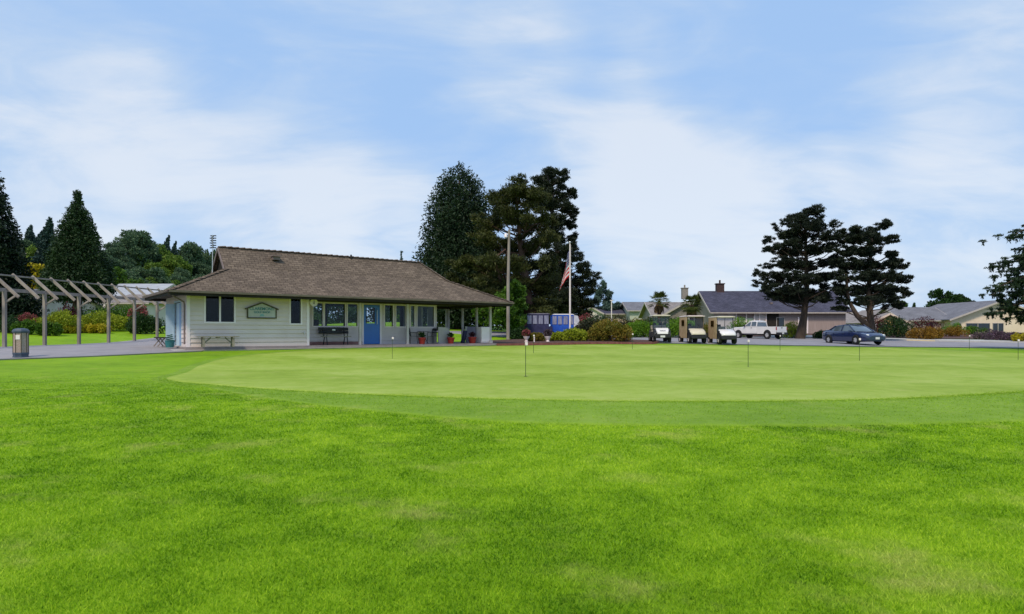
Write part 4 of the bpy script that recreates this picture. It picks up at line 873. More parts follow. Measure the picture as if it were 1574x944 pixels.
def text(s, size, loc, parent, mat, name='lettering', rot=(R(90),0,0), ext=.004, squeeze=1.0):
    cu = bpy.data.curves.new('t', 'FONT'); cu.body = s; cu.size = size; cu.align_x = 'CENTER'; cu.align_y = 'CENTER'; cu.extrude = ext; cu.offset = size*.02
    o = bpy.data.objects.new('t', cu); COL.objects.link(o); bpy.context.view_layer.update()
    me = bpy.data.meshes.new_from_object(o.evaluated_get(bpy.context.evaluated_depsgraph_get())); bpy.data.objects.remove(o)
    q = bpy.data.objects.new(name, me); COL.objects.link(q); q.parent = parent; q.location = loc; q.rotation_euler = rot; q.scale = (squeeze, 1, 1)
    me.materials.clear(); me.materials.append(mat); return q
text('CLAREMONT', .19, (0,-.046,.40), sg, m_teal); text('GOLF SHOP', .14, (0,-.046,.24), sg, m_teal); text('I', .06, (0,-.046,.12), sg, m_teal) if 0 else None
em = MB(); em.prism([(-.11,.05),(.11,.05),(.08,.14),(0,.17),(-.08,.14)], -.048, -.041); em.build('emblem', smat('pale_teal', (.2,.36,.36), (.25,.42,.42), 4, .6), sg)
# round white disc under the eave
a_ = A1+.22; rd = empty('wall_clock', (*club(a_, -.15), FLOOR+2.13), BA, 'round white clock hung under the eave where the cream wall ends', 'clock')
q = MB(); q.lathe([(.0,-.02),(.17,-.02),(.19,-.03),(.19,.03),(0,.03)], n=20, axis='Y'); q.build('case', m_trim, rd)
q = MB(); q.bar((0,-.04,0),(0,-.04,.11),.02,.02,up=(0,1,0)); q.bar((0,-.04,0),(0,-.04,-.08),.03,.02,up=(0,1,0)); q.build('hands', m_black, rd)
q = MB(); q.tube([(0,0,.18),(0,0,.34)], .012, 5); q.build('hanger', m_black, rd)
# faucet on the cream wall
q = MB(); q.tube([(0,0,0),(0,-.09,0),(0,-.11,-.05)], .02, 7); q.tube([(0,-.06,.03),(0,-.06,.06)], .03, 8); o_ = q.build('tap', m_steel); o_.location = (*club(A1-.25,-.03), FLOOR+.62); o_.rotation_euler = (0,0,BA); prop(o_, 'small metal garden tap low on the cream wall', 'tap')
# ---------------- benches
def plank_bench(a, b, name, label):
    t = empty(name, (*club(a, b), FLOOR), BA, label, 'bench'); s = MB()
    for k in range(3): s.box((0,-.13+.13*k,.46),(1.75,.12,.04))
    s.build('seat', m_woodd, t)
    for sx in (-1, 1):
        l = MB(); l.bar((sx*.62,-.16,0),(sx*.62,-.12,.44),.09,.05,up=(0,1,0)); l.bar((sx*.62,.16,0),(sx*.62,.12,.44),.09,.05,up=(0,1,0)); l.box((sx*.62,0,.41),(.06,.4,.06)); l.build('leg', m_woodd, t)
        l = MB(); l.bar((sx*.62,0,.12),(sx*.3,0,.42),.05,.05); l.build('brace', m_woodd, t)
    s = MB(); s.box((0,0,.42),(.12,.34,.04)); s.build('batten', m_woodd, t)
    return t
plank_bench(apx(335,-.45), -.45, 'plank_bench', 'backless weathered plank bench under the double front window')
def back_bench(a, b, label):
    t = empty('park_bench', (*club(a, b), FLOOR), BA, label, 'bench'); s = MB()
    for k in range(4): s.box((0,-.2+.11*k,.44),(1.5,.09,.035))
    s.build('seat', m_woodd, t); s = MB()
    s.box((0,.28,.66),(1.62,.045,.15),rot=None,bev=.02); s.box((0,.30,.83),(1.62,.045,.15),bev=.02); s.build('backrest', m_blackp, t)
    for sx in (-.55, .55):
        l = MB(); l.tube([(sx,-.26,0),(sx,-.16,.42),(sx,.2,.42),(sx,.29,.92)], .026, 8); l.tube([(sx,.3,0),(sx,.12,.42)], .026, 8); l.tube([(sx,-.2,.42),(sx,-.24,.62),(sx,.25,.66)], .02, 6); l.build('leg', m_black, t)
    pl = MB(); pl.box((0,.253,.78),(.16,.012,.07)); pl.build('plaque', m_steel, t)
    return t
back_bench(apx(516,.45), .45, 'black slatted park bench on the porch left of the blue door')
# small bench and tub beside the side door
sb = empty('side_bench', (*club(-.55, 3.3), FLOOR-.02), BA+R(90), 'small dark bench against the left side wall of the clubhouse', 'bench')
q = MB(); q.box((0,0,.42),(1.3,.36,.05)); q.build('seat', m_dark, sb)
for sx in (-.5,.5): q = MB(); q.bar((sx,-.2,0),(sx,.1,.4),.06,.05); q.bar((sx,.2,0),(sx,-.1,.4),.06,.05); q.build('leg', m_wood, sb)
tb_ = empty('teal_tub', (*club(-.45, 1.5), FLOOR-.04), BA, 'teal plastic tub with a coiled hose by the side door', 'tub')
q = MB(); q.lathe([(.16,0),(.20,.30),(.23,.32),(.21,.33),(.17,.06),(0,.06)], n=18); q.build('tub', smat('teal_plastic', (.03,.16,.17), (.05,.2,.2), 4, .5), tb_)
q = MB(); q.tube([(.17*cos(t*.6)*(1-.01*t), .17*sin(t*.6), .33+.008*t) for t in range(34)], .016, 6); q.build('hose', smat('hose_green', (.02,.08,.06), (.03,.1,.07), 4, .5), tb_)
# ---------------- porch furniture
def chair(a, b, rz, label):
    t = empty('patio_chair', (*club(a, b), FLOOR), BA+rz, label, 'chair', 'black patio chairs round the porch table'); 
    s = MB(); 
    for k in range(7): s.box((0,-.2+.066*k,.43),(.46,.045,.015))
    s.build('seat', m_black, t)
    s = MB(); s.tube([(-.23,.2,.43),(-.25,.27,.84),(-.15,.29,.9),(.15,.29,.9),(.25,.27,.84),(.23,.2,.43)], .016, 6)
    for k in range(8): s.tube([(-.19+.054*k,.21,.45),(-.2+.057*k,.275,.88)], .009, 5)
    s.box((0,.24,.66),(.42,.02,.05)); s.box((0,.265,.80),(.44,.02,.12)); s.build('backrest', m_black, t)
    for sx, sy in ((-1,-1),(1,-1),(-1,1),(1,1)): s = MB(); s.tube([(sx*.21,sy*.2,.43),(sx*.24,sy*.25,0)], .015, 6); s.build('leg', m_black, t)
    for sx in (-1,1): s = MB(); s.tube([(sx*.24,-.2,.43),(sx*.26,-.18,.64),(sx*.25,.24,.66)], .014, 6); s.build('armrest', m_black, t)
ca, cb_ = apx(651,.55), .55
chair(ca-.62, cb_, R(70), 'black metal patio chair left of the little porch table'); chair(ca+.62, cb_, R(-70), 'black metal patio chair right of the little porch table')
pt = empty('patio_table', (*club(ca, cb_), FLOOR), BA, 'small round black patio table between two chairs', 'table')
q = MB(); q.lathe([(0,.69),(.36,.69),(.37,.70),(.36,.715),(0,.715)], n=24); q.build('tabletop', m_black, pt)
for k in range(3): q = MB(); t_ = k*2.094; q.tube([(0,0,.69),(.1*cos(t_),.1*sin(t_),.35),(.3*cos(t_),.3*sin(t_),0)], .016, 6); q.build('leg', m_black, pt)
def pot(a, b, leafm, label, r_=.2, h=.36, n=260, plant=.3):
    t = empty('plant_pot', (*club(a, b), FLOOR), 0, label, 'plant pot', 'red glazed pots along the porch'); q = MB(); q.lathe([(0,0),(r_*.72,0),(r_,h*.8),(r_*1.1,h*.82),(r_*1.1,h),(r_*.95,h),(r_*.9,h*.85),(0,h*.85)], n=20); q.build('pot', m_red, t)
    leaves('plant', [(0,0,h+plant*.45,r_*.9,r_*.9,plant*.5)], n, .1, leafm, t, .5, .2, .3, .6)
pot(apx(651,-.15)-.0, .0, L['dgreen'], 'red pot in front of the little porch table')
pot(apx(693,.05), .05, L['dgreen'], 'red pot beside the rounded beige panel', .21, .36)
pot(apx(726,.15), .15, L['burgundy'], 'red pot with dark plant beside the white cabinet', .24, .38)
cbx = empty('white_cabinet', (*club(apx(744.5,.25), .3), FLOOR), BA, 'plain white waist high cabinet by the corner porch post', 'cabinet')
q = MB(); q.box((0,0,.5),(.72,.5,.96),bev=.02); q.build('body', m_trim, cbx); q = MB(); q.box((0,-.26,.52),(.66,.02,.84)); q.build('door', m_trim, cbx); q = MB(); q.box((.26,-.28,.6),(.02,.02,.12)); q.build('handle', m_steel, cbx)
gbag = empty('golf_bag', (*club(apx(711,.6), .6), FLOOR), BA, 'dark golf bag leaning on a stand on the open porch', 'golf bag')
q = MB(); q.tube([(0,0,.03),(.12,0,.42),(.2,0,.75)], [.13,.12,.13], 14); q.build('bag', smat('bag_cloth', (.02,.02,.05), (.04,.04,.09), 4, .8), gbag)
for k in range(2): q = MB(); q.tube([(.16,0,.62),(.42,-.15+.3*k,0)], .012, 5); q.build('stand_leg', m_black, gbag)
q = MB()
for k in range(5): q.tube([(.19+.03*(k%3-1),.03*(k-2),.7),(.27+.03*(k%3-1),.04*(k-2),.96)], .01, 5); q.lathe([(0,0),(.03,.01),(.03,.05),(0,.06)], c=(.275+.03*(k%3-1),.04*(k-2),.95), n=8)
q.build('club', m_steel, gbag)
# ------------------------------------------------------------------ pergola
pg = empty('pergola', (-23, 28.6, gz(-23,28.6)), 0, 'long weathered timber pergola with slanting rafters beside the path', 'pergola'); zb = gz(-23,28.6)
for k in range(-3, 7):
    y = 28.6+2.46*k; g_ = gz(-23, y)-zb; q = MB(); q.box2((-.065,y-28.6-.065,g_-.3),(.065,y-28.6+.065,2.62+.02*k)); p_ = q.build('post', m_wood, pg)
    q = MB(); q.bar((.03,y-28.6,2.05),(.50,y-28.6,2.36),.07,.07); q.build('brace', m_wood, pg)
q = MB(); q.bar((0.0,-8,2.69-.16),(0.0,16,2.69+.13),.08,.16); q.build('beam', m_wood, pg)
q = MB(); q.bar((-.62,-8,3.42-.16),(-.62,16,3.42+.13),.09,.07); q.build('purlin', m_wood, pg)
for k in range(-6, 13):
    y = 1.23*k+.12; z = .012*y; q = MB(); q.bar((.55,y,2.30+z),(-.72,y,3.44+z),.065,.13); q.build('rafter', m_wood, pg)
# second arm of the pergola meets it near the clubhouse
pg2 = empty('pergola', (-21.5, 46.5, gz(-21.5,46.5)), 0, 'farther pergola with close rafters left of the clubhouse wall', 'pergola')
for k in range(3):
    q = MB(); q.box2((-2.6+2.6*k-.08,-.08,-.3),(-2.6+2.6*k+.08,.08,2.5)); q.build('post', m_wood, pg2)
q = MB(); q.bar((-3.2,0,2.55),(3.4,0,2.55),.1,.18); q.build('beam', m_wood, pg2)
for k in range(11): q = MB(); q.bar((-3+.6*k,-.5,2.45),(-3.3+.6*k,.9,3.3),.08,.14); q.build('rafter', m_wood, pg2)
# litter bin
x, y, z = at(32, 22.9); lb_ = empty('litter_bin', (x,y,z), R(18), 'brown pebble sided litter bin with a dark blue lid beside the path', 'bin'); lb_.scale = (.76, .76, 1.02)
m_peb = smat('pebble_panel', (.30,.22,.19), (.44,.34,.30), 30, .9, .4, 60, detail=2); m_lid = smat('blue_grey_lid', (.045,.065,.10), (.07,.09,.13), 4, .5)
oc = lambda r_, n=8: [(r_*cos(pi/8+k*pi/4), r_*sin(pi/8+k*pi/4)) for k in range(8)]
q = MB(); q.loft([[(u,v,h_) for u,v in oc(r_)] for r_,h_ in ((.29,.18),(.29,.9))], True, False); q.build('body', m_peb, lb_)
q = MB(); q.loft([[(u,v,h_) for u,v in oc(r_)] for r_,h_ in ((.27,0),(.32,.02),(.32,.06),(.30,.07),(.30,.12),(.32,.13),(.32,.19),(.29,.2))], True, False); q.build('base', m_lid, lb_)
q = MB(); q.loft([[(u,v,h_) for u,v in oc(r_)] for r_,h_ in ((.30,.89),(.34,.91),(.34,.97),(.27,1.03),(.12,1.06))], True, False); q.build('lid', m_lid, lb_)
q = MB(); 
for k in range(8):
    u, v = oc(.297)[k]; q.box2((u-.012,v-.012,.19),(u+.012,v+.012,.9))
q.build('corner_rib', m_bw, lb_)
q = MB(); q.box((-.02,-.278,.74),(.17,.02,.16)); q.build('label_plate', m_trim, lb_)
# ------------------------------------------------------------------ poles and flag
x, y, z = at(781, 45.5); lp = empty('light_pole', (x,y,z), 0, 'tall grey timber pole with a floodlight beyond the porch', 'light pole'); ht = CAMZ+(HZ-353)/F*45.5-z
q = MB(); q.tube([(0,0,-.3),(0.0,0,ht*.5),(.08,0,ht)], [.13,.11,.085], 12); q.build('pole', m_wood, lp)
q = MB(); q.tube([(.05,0,ht-.3),(-.15,-.05,ht-.3)], .03, 6); q.lathe([(.0,-.32),(.12,-.28),(.09,-.05),(.04,0),(0,0)], c=(-.17,-.06,ht-.28), n=12); q.build('floodlight', m_trim, lp)
x, y, z = at(876, 44.2); fp = empty('flagpole', (x,y,z), 0, 'slim white flagpole in the flower bed', 'flagpole'); ht = CAMZ+(HZ-374)/F*44.2-z
q = MB(); q.tube([(0,0,-.1),(0,0,ht*.5),(0,0,ht)], [.055,.047,.035], 12); q.build('pole', m_trim, fp)
q = MB(); q.lathe([(0,0),(.05,.02),(.07,.07),(.05,.12),(0,.14)], c=(0,0,ht), n=12); q.build('finial', m_steel, fp)
q = MB(); q.tube([(.06,0,.8),(.055,0,ht-.1)], .008, 4); q.build('halyard', m_trim, fp)
def flag():
    # cloth hanging limp: parameters u along the fly, v down the hoist
    Hh = 1.85; Fl = 3.2; nu, nv = 52, 39; topz = ht-.5; V = []; UV = []
    for i in range(nu+1):
        for j in range(nv+1):
            u, v = i/nu, j/nv
            # fabric gathers in folds towards the pole and hangs from the upper hoist corner
            fold = .07*sin(u*15+v*2.5)*(.25+u); sw = .60*(1-math.exp(-2.4*u))
            drop = u*Fl*.85*(1-.18*v) ; spread = sw*(.35+.65*v*(.6+.4*u))+.04*u
            V.append((-.05-spread*1.15-.02*sin(9*u), fold+.05*cos(u*11), topz-v*Hh*(1-.12*u)-drop*(.55)))
            UV.append((u, v))
    f = []
    for i in range(nu):
        for j in range(nv): a = i*(nv+1)+j; f.append((a, a+nv+1, a+nv+2, a+1))
    me = bpy.data.meshes.new('flag'); me.from_pydata(V, [], f); me.update()
    mats = [smat('flag_red', (.60,.02,.03), (.50,.015,.025), 3, .8), smat('flag_white', (.72,.70,.72), (.62,.6,.62), 3, .8), smat('flag_blue', (.03,.035,.17), (.02,.02,.12), 3, .8)]
    for m in mats: me.materials.append(m)
    for k, p in enumerate(me.polygons):
        i, j = divmod(k, nv); u, v = (i+.5)/nu, (j+.5)/nv
        if u < .4 and v < 7/13:
            cu, cv = u/.4*6, v/(7/13)*5; s_ = (abs(cu % 1-.5) < .22 and abs(cv % 1-.5) < .24) ; p.material_index = 1 if s_ else 2
        else: p.material_index = 0 if int(v*13) % 2 == 0 else 1
        p.use_smooth = True
    o = bpy.data.objects.new('flag', me); COL.objects.link(o); o.location = fp.location
    sm_ = o.modifiers.new('t', 'SOLIDIFY'); sm_.thickness = .006
    prop(o, 'limp red, white and blue striped flag hanging on the flagpole', 'flag')
flag()
# practice pins
def pin(px, d, label, pbase, hh=.87):
    x, y, z = at(px, d); t = empty('practice_pin', (x,y,z+.02), random.uniform(-.3,.3), label, 'golf pin', 'practice pins on the putting green')
    q = MB(); q.tube([(0,0,-.05),(0,0,hh)], .009 if d < 30 else .012, 6); q.build('rod', m_pin, t)
    q = MB(); q.box((0.02,0,hh+.0),(.075,.014,.085),bev=.004); q.build('number_plate', m_trim, t)
    q = MB(); q.lathe([(.054,.001),(.054,.004),(.0,.004)], n=16); q.build('cup', m_black, t)
m_pin = smat('dark_green_rod', (.03,.06,.02), (.05,.08,.03), 5, .5)
pin(808,16.9,'nearest practice pin with a white plate in the middle of the green',0); pin(1150,21.2,'practice pin in front of the white pickup with a wide white plate',0); pin(1321,25.3,'practice pin in front of the blue car',0)
pin(603,26.2,'practice pin in front of the clubhouse windows right of the blue door',0); pin(1565,27.8,'practice pin at the right edge of the photo',0); pin(1199,37.5,'far practice pin behind and right of the wide plated one',0)
pin(1490,42,'far practice pin in front of the cream house',0); pin(972,36,'far practice pin left of the black cart',0); pin(820,31,'faint practice pin just behind the nearest one',0)
# ------------------------------------------------------------------ vehicles
m_navy = gloss_mat('navy_car_paint', (.012,.020,.075), .22, 1.0)
m_whitep = gloss_mat('white_car_paint', (.76,.73,.73), .3, .8)
m_cglass = gloss_mat('tinted_car_glass', (.07,.09,.11), .05, 1.0)
m_lamp = gloss_mat('lamp_lens', (.75,.78,.8), .08, 1.0)
m_tail = gloss_mat('red_lens', (.35,.02,.02), .15, 1.0)
m_plate = smat('number_plate_paint', (.6,.6,.6), (.7,.7,.7), 8, .5)
m_tan = smat('tan_canvas', (.42,.29,.16), (.52,.37,.22), 3, .8); m_creamp = gloss_mat('cream_cart_plastic', (.62,.55,.42), .4, .3)
m_clear = glass_mat('clear_vinyl', (.9,.92,.94), .9, .12)
m_navyc = smat('dark_blue_cover', (.018,.018,.06), (.035,.035,.10), 3, .7); m_bluec = smat('bright_blue_cover', (.01,.06,.35), (.02,.10,.5), 3, .6)
def wheel(parent, c, r_, w_, name='wheel', rimm=None, side=1):
    t = MB(); t.lathe([(r_*.55,-w_/2),(r_*.93,-w_/2),(r_,-w_*.3),(r_,w_*.3),(r_*.93,w_/2),(r_*.55,w_/2),(r_*.55,-w_/2)], c=c, n=26, axis='Y', caps=False); wh = t.build(name, m_rub, parent)
    q = MB(); q.lathe([(0,side*w_*.30),(r_*.18,side*w_*.42),(r_*.2,side*w_*.34),(r_*.55,side*w_*.34),(r_*.62,side*w_*.48),(r_*.62,side*w_*.2)], c=c, n=20, axis='Y', caps=False)
    for k in range(5):
        a = k*2*pi/5; q.bar((c[0]+.15*r_*cos(a), c[1]+side*w_*.4, c[2]+.15*r_*sin(a)), (c[0]+.58*r_*cos(a), c[1]+side*w_*.4, c[2]+.58*r_*sin(a)), r_*.16, w_*.12, up=(0,1,0))
    q.build('rim', rimm or m_rim, wh)
def car_loft(st, name, mat, parent, smooth=True):
    """st rows: x, zbottom, zbelt, ztop, half width low, half width belt, half width top"""
    q = MB(); ringsl = []
    for x, zb, zm, zt, wl, wm, wt in st:
        h = [(wl*.8, zb), (wl, zb+.07), (wm, zb+(zm-zb)*.45), (wm*.995, zm-.05), (wm*.96, zm), (wt, zt-.035), (wt*.86, zt), (wt*.4, zt+.012)]
        ringsl.append([(x, a, b) for a, b in h]+[(x, -a, b) for a, b in h[::-1]])
    q.loft(ringsl, True, smooth); return q.build(name, mat, parent)
def sedan(px, d, rz, label):
    x, y, z = at(px, d); t = empty('parked_car', (x,y,z+.03), rz, label, 'car')
    st = [(-2.36,.42,.62,.70,.60,.62,.55),(-2.30,.30,.78,.98,.74,.78,.66),(-2.1,.22,.90,1.04,.82,.86,.72),(-1.6,.2,.93,1.06,.87,.90,.76),(-.9,.18,.94,.99,.89,.91,.80),(0,.17,.93,.97,.89,.91,.80),(.75,.17,.91,.95,.89,.91,.80),
          (1.05,.18,.88,.93,.88,.905,.78),(1.5,.2,.82,.88,.87,.895,.74),(1.95,.21,.74,.80,.84,.86,.68),(2.22,.22,.66,.71,.76,.78,.6),(2.36,.27,.55,.60,.62,.64,.5)]
    body = car_loft(st, 'body', m_navy, t)
    # cabin: glasshouse, then roof and pillars over it
    gh = MB(); r_ = []
    for x_, zt_, wb, wt_ in ((-1.72,1.02,.74,.70),(-1.25,1.22,.79,.64),(-.85,1.36,.80,.60),(-.2,1.42,.81,.59),(.3,1.39,.81,.59),(.65,1.25,.80,.63),(1.12,.95,.76,.72)):
        r_.append([(x_,-wb,.90),(x_,-wt_,zt_-.03),(x_,-wt_*.8,zt_),(x_,wt_*.8,zt_),(x_,wt_,zt_-.03),(x_,wb,.90)])
    gh.loft(r_, True, True); gh.build('windows', m_cglass, t)
    rf_ = MB(); r_ = []
    for x_, zt_, wt_ in ((-1.08,1.315,.60),(-.85,1.385,.60),(-.2,1.445,.59),(.22,1.425,.59),(.36,1.385,.58)):
        r_.append([(x_,-wt_-.02,zt_-.075),(x_,-wt_*.98,zt_-.02),(x_,-wt_*.7,zt_+.005),(x_,wt_*.7,zt_+.005),(x_,wt_*.98,zt_-.02),(x_,wt_+.02,zt_-.075)])
    rf_.loft(r_, True, True); rf_.build('roof', m_navy, t)
    pl = MB()
    for s in (-1, 1):
        pl.bar((1.1,s*.765,.94),(.34,s*.60,1.40),.05,.05); pl.bar((-.2,s*.825,.93),(-.2,s*.61,1.40),.07,.03,up=(1,0,0)); pl.bar((-1.62,s*.76,.98),(-1.02,s*.61,1.335),.08,.05)
        pl.bar((-1.75,s*.80,.945),(1.1,s*.82,.925),.03,.03)
    pl.build('pillars', m_navy, t)
    for wx in (-1.4, 1.38):
        for s in (-1, 1):
            ar = MB(); ar.lathe([(0,0),(.37,0),(.37,s*.012),(0,s*.012)], c=(wx,s*.905,.335), n=24, axis='Y'); ar.build('wheel_arch', m_blackp, body)
            wheel(t, (wx,s*.862,.325), .325, .2, side=s)
    for s in (-1, 1):
        q = MB(); q.box((2.14,s*.58,.655),(.22,.28,.13),rot=Matrix.Rotation(s*-.45,4,'Z'),bev=.04); q.build('headlight', m_lamp, t)
        q = MB(); q.box((-2.27,s*.62,.80),(.12,.26,.15),bev=.03); q.build('tail_light', m_tail, t)
        q = MB(); q.box((.86,s*.96,.98),(.14,.16,.11),bev=.04); q.bar((.9,s*.8,.95),(.87,s*.94,.96),.04,.04); q.build('mirror', m_navy, t)
        for xa in (.7,-.35): q = MB(); q.box((xa-.55,s*.918,.80),(.16,.03,.03),bev=.01); q.build('door_handle', m_navy, t)
    q = MB(); q.box((2.32,0,.585),(.05,.62,.12),bev=.02); q.build('grille', m_blackp, t)
    q = MB(); q.box((2.33,0,.33),(.06,.95,.13),bev=.02); q.build('lower_intake', m_blackp, t)
    q = MB(); q.box((2.375,0,.45),(.02,.32,.15)); q.build('number_plate', m_plate, t)
    return t
sedan(1311, 46.0, R(-79), 'dark navy blue saloon car parked nose towards the green')
def pickup(px, d, rz, label, sc=.96):
    x, y, z = at(px, d); t = empty('pickup_truck', (x,y,z+.03), rz, label, 'pickup truck'); t.scale = (sc, sc, sc)
    b = MB()
    # front and cab lower body
    def ring(x_, zb, zt, w_, wt_=None): wt_ = wt_ or w_*.97; return [(x_,-w_*.9,zb),(x_,-w_,zb+.08),(x_,-w_,zb+(zt-zb)*.6),(x_,-wt_,zt-.05),(x_,-wt_*.93,zt),(x_,wt_*.93,zt),(x_,wt_,zt-.05),(x_,w_,zb+(zt-zb)*.6),(x_,w_,zb+.08),(x_,w_*.9,zb)]
    b.loft([ring(2.78,.55,.95,.80),ring(2.72,.5,1.08,.90),(ring(2.4,.48,1.14,.97)),ring(1.2,.48,1.20,.98),ring(1.1,.48,1.22,.98),ring(-.47,.48,1.22,.98)], True, True)
    body = b.build('body', m_whitep, t)
    bed = MB(); bed.box2((-2.75,-.98,.5),(-.50,-.90,1.20)); bed.box2((-2.75,.90,.5),(-.50,.98,1.20)); bed.box2((-.57,-.90,.5),(-.50,.90,1.20)); bed.box2((-2.7,-.9,.62),(-.57,.9,.68)); bed.build('bed', m_whitep, t)
    tg = MB(); tg.box2((-2.80,-.82,.62),(-2.752,.82,1.18)); tgo = tg.build('tailgate', m_whitep, t); q = MB(); q.box((-2.81,0,1.08),(.03,.2,.08)); q.build('handle', m_blackp, tgo)
    g = MB(); r_ = []
    for x_, zt_, wt_ in ((-.42,1.25,.90),(-.35,1.72,.76),(-.2,1.78,.74),(.35,1.78,.74),(.55,1.70,.76),(1.18,1.24,.88)): r_.append([(x_,-.93,1.19),(x_,-wt_,zt_-.03),(x_,-wt_*.85,zt_),(x_,wt_*.85,zt_),(x_,wt_,zt_-.03),(x_,.93,1.19)])
    g.loft(r_, True, True); g.build('windows', m_cglass, t)
    rf_ = MB(); r_ = []
    for x_, zt_, wt_ in ((-.40,1.735,.76),(-.2,1.80,.75),(.35,1.80,.75),(.6,1.715,.75)): r_.append([(x_,-wt_-.03,zt_-.10),(x_,-wt_,zt_-.03),(x_,-wt_*.8,zt_+.01),(x_,wt_*.8,zt_+.01),(x_,wt_,zt_-.03),(x_,wt_+.03,zt_-.10)])
    rf_.loft(r_, True, True); rf_.build('roof', m_whitep, t)
    pl = MB()
    for s in (-1, 1):
        pl.bar((1.2,s*.90,1.22),(.55,s*.76,1.70),.06,.06); pl.bar((.28,s*.945,1.2),(.28,s*.77,1.72),.12,.05,up=(1,0,0)); pl.bar((-.41,s*.94,1.2),(-.38,s*.78,1.70),.10,.06,up=(1,0,0)); pl.bar((-.48,s*.95,1.23),(1.2,s*.95,1.22),.05,.06)
    pl.build('pillars', m_whitep, t)
    for wx in (-1.75, 1.85):
        for s in (-1, 1):
            ar = MB(); ar.lathe([(0,0),(.46,0),(.46,s*.012),(0,s*.012)], c=(wx,s*.985,.44), n=24, axis='Y'); ar.build('wheel_arch', m_blackp, body); wheel(t, (wx,s*.945,.39), .39, .25, side=s)
    for s in (-1, 1):
        q = MB(); q.box((-2.74,s*.90,1.0),(.12,.15,.34),bev=.03); q.build('tail_light', m_tail, t)
        q = MB(); q.box((2.72,s*.72,.95),(.16,.34,.18),bev=.04); q.build('headlight', m_lamp, t)
        q = MB(); q.box((1.0,s*1.09,1.32),(.12,.18,.2),bev=.04); q.bar((1.0,s*.93,1.26),(1.0,s*1.05,1.3),.04,.04); q.build('mirror', m_blackp, t)
        for xa in (.2,): q = MB(); q.box((xa,s*.99,1.08),(.16,.03,.04),bev=.01); q.build('door_handle', m_blackp, t)
    q = MB(); q.box((-2.86,0,.54),(.18,1.8,.2),bev=.04); q.build('rear_bumper', m_blackp, t)
    q = MB(); q.box((2.84,0,.55),(.14,1.8,.22),bev=.05); q.build('front_bumper', m_steel, t)
    q = MB(); q.box((2.79,0,.88),(.05,1.0,.26),bev=.02); q.build('grille', m_blackp, t)
    q = MB(); q.box((-2.96,0,.56),(.02,.32,.15)); q.build('number_plate', m_plate, t)
    ch_ = MB(); ch_.box2((-2.6,-.45,.35),(2.5,.45,.5)); ch_.build('chassis', m_blackp, t)
    return t
pk_ = pickup(1166, 60.5, R(125), 'white pickup truck parked facing left beside the three carts'); pk_.scale = (.86, .92, .96)
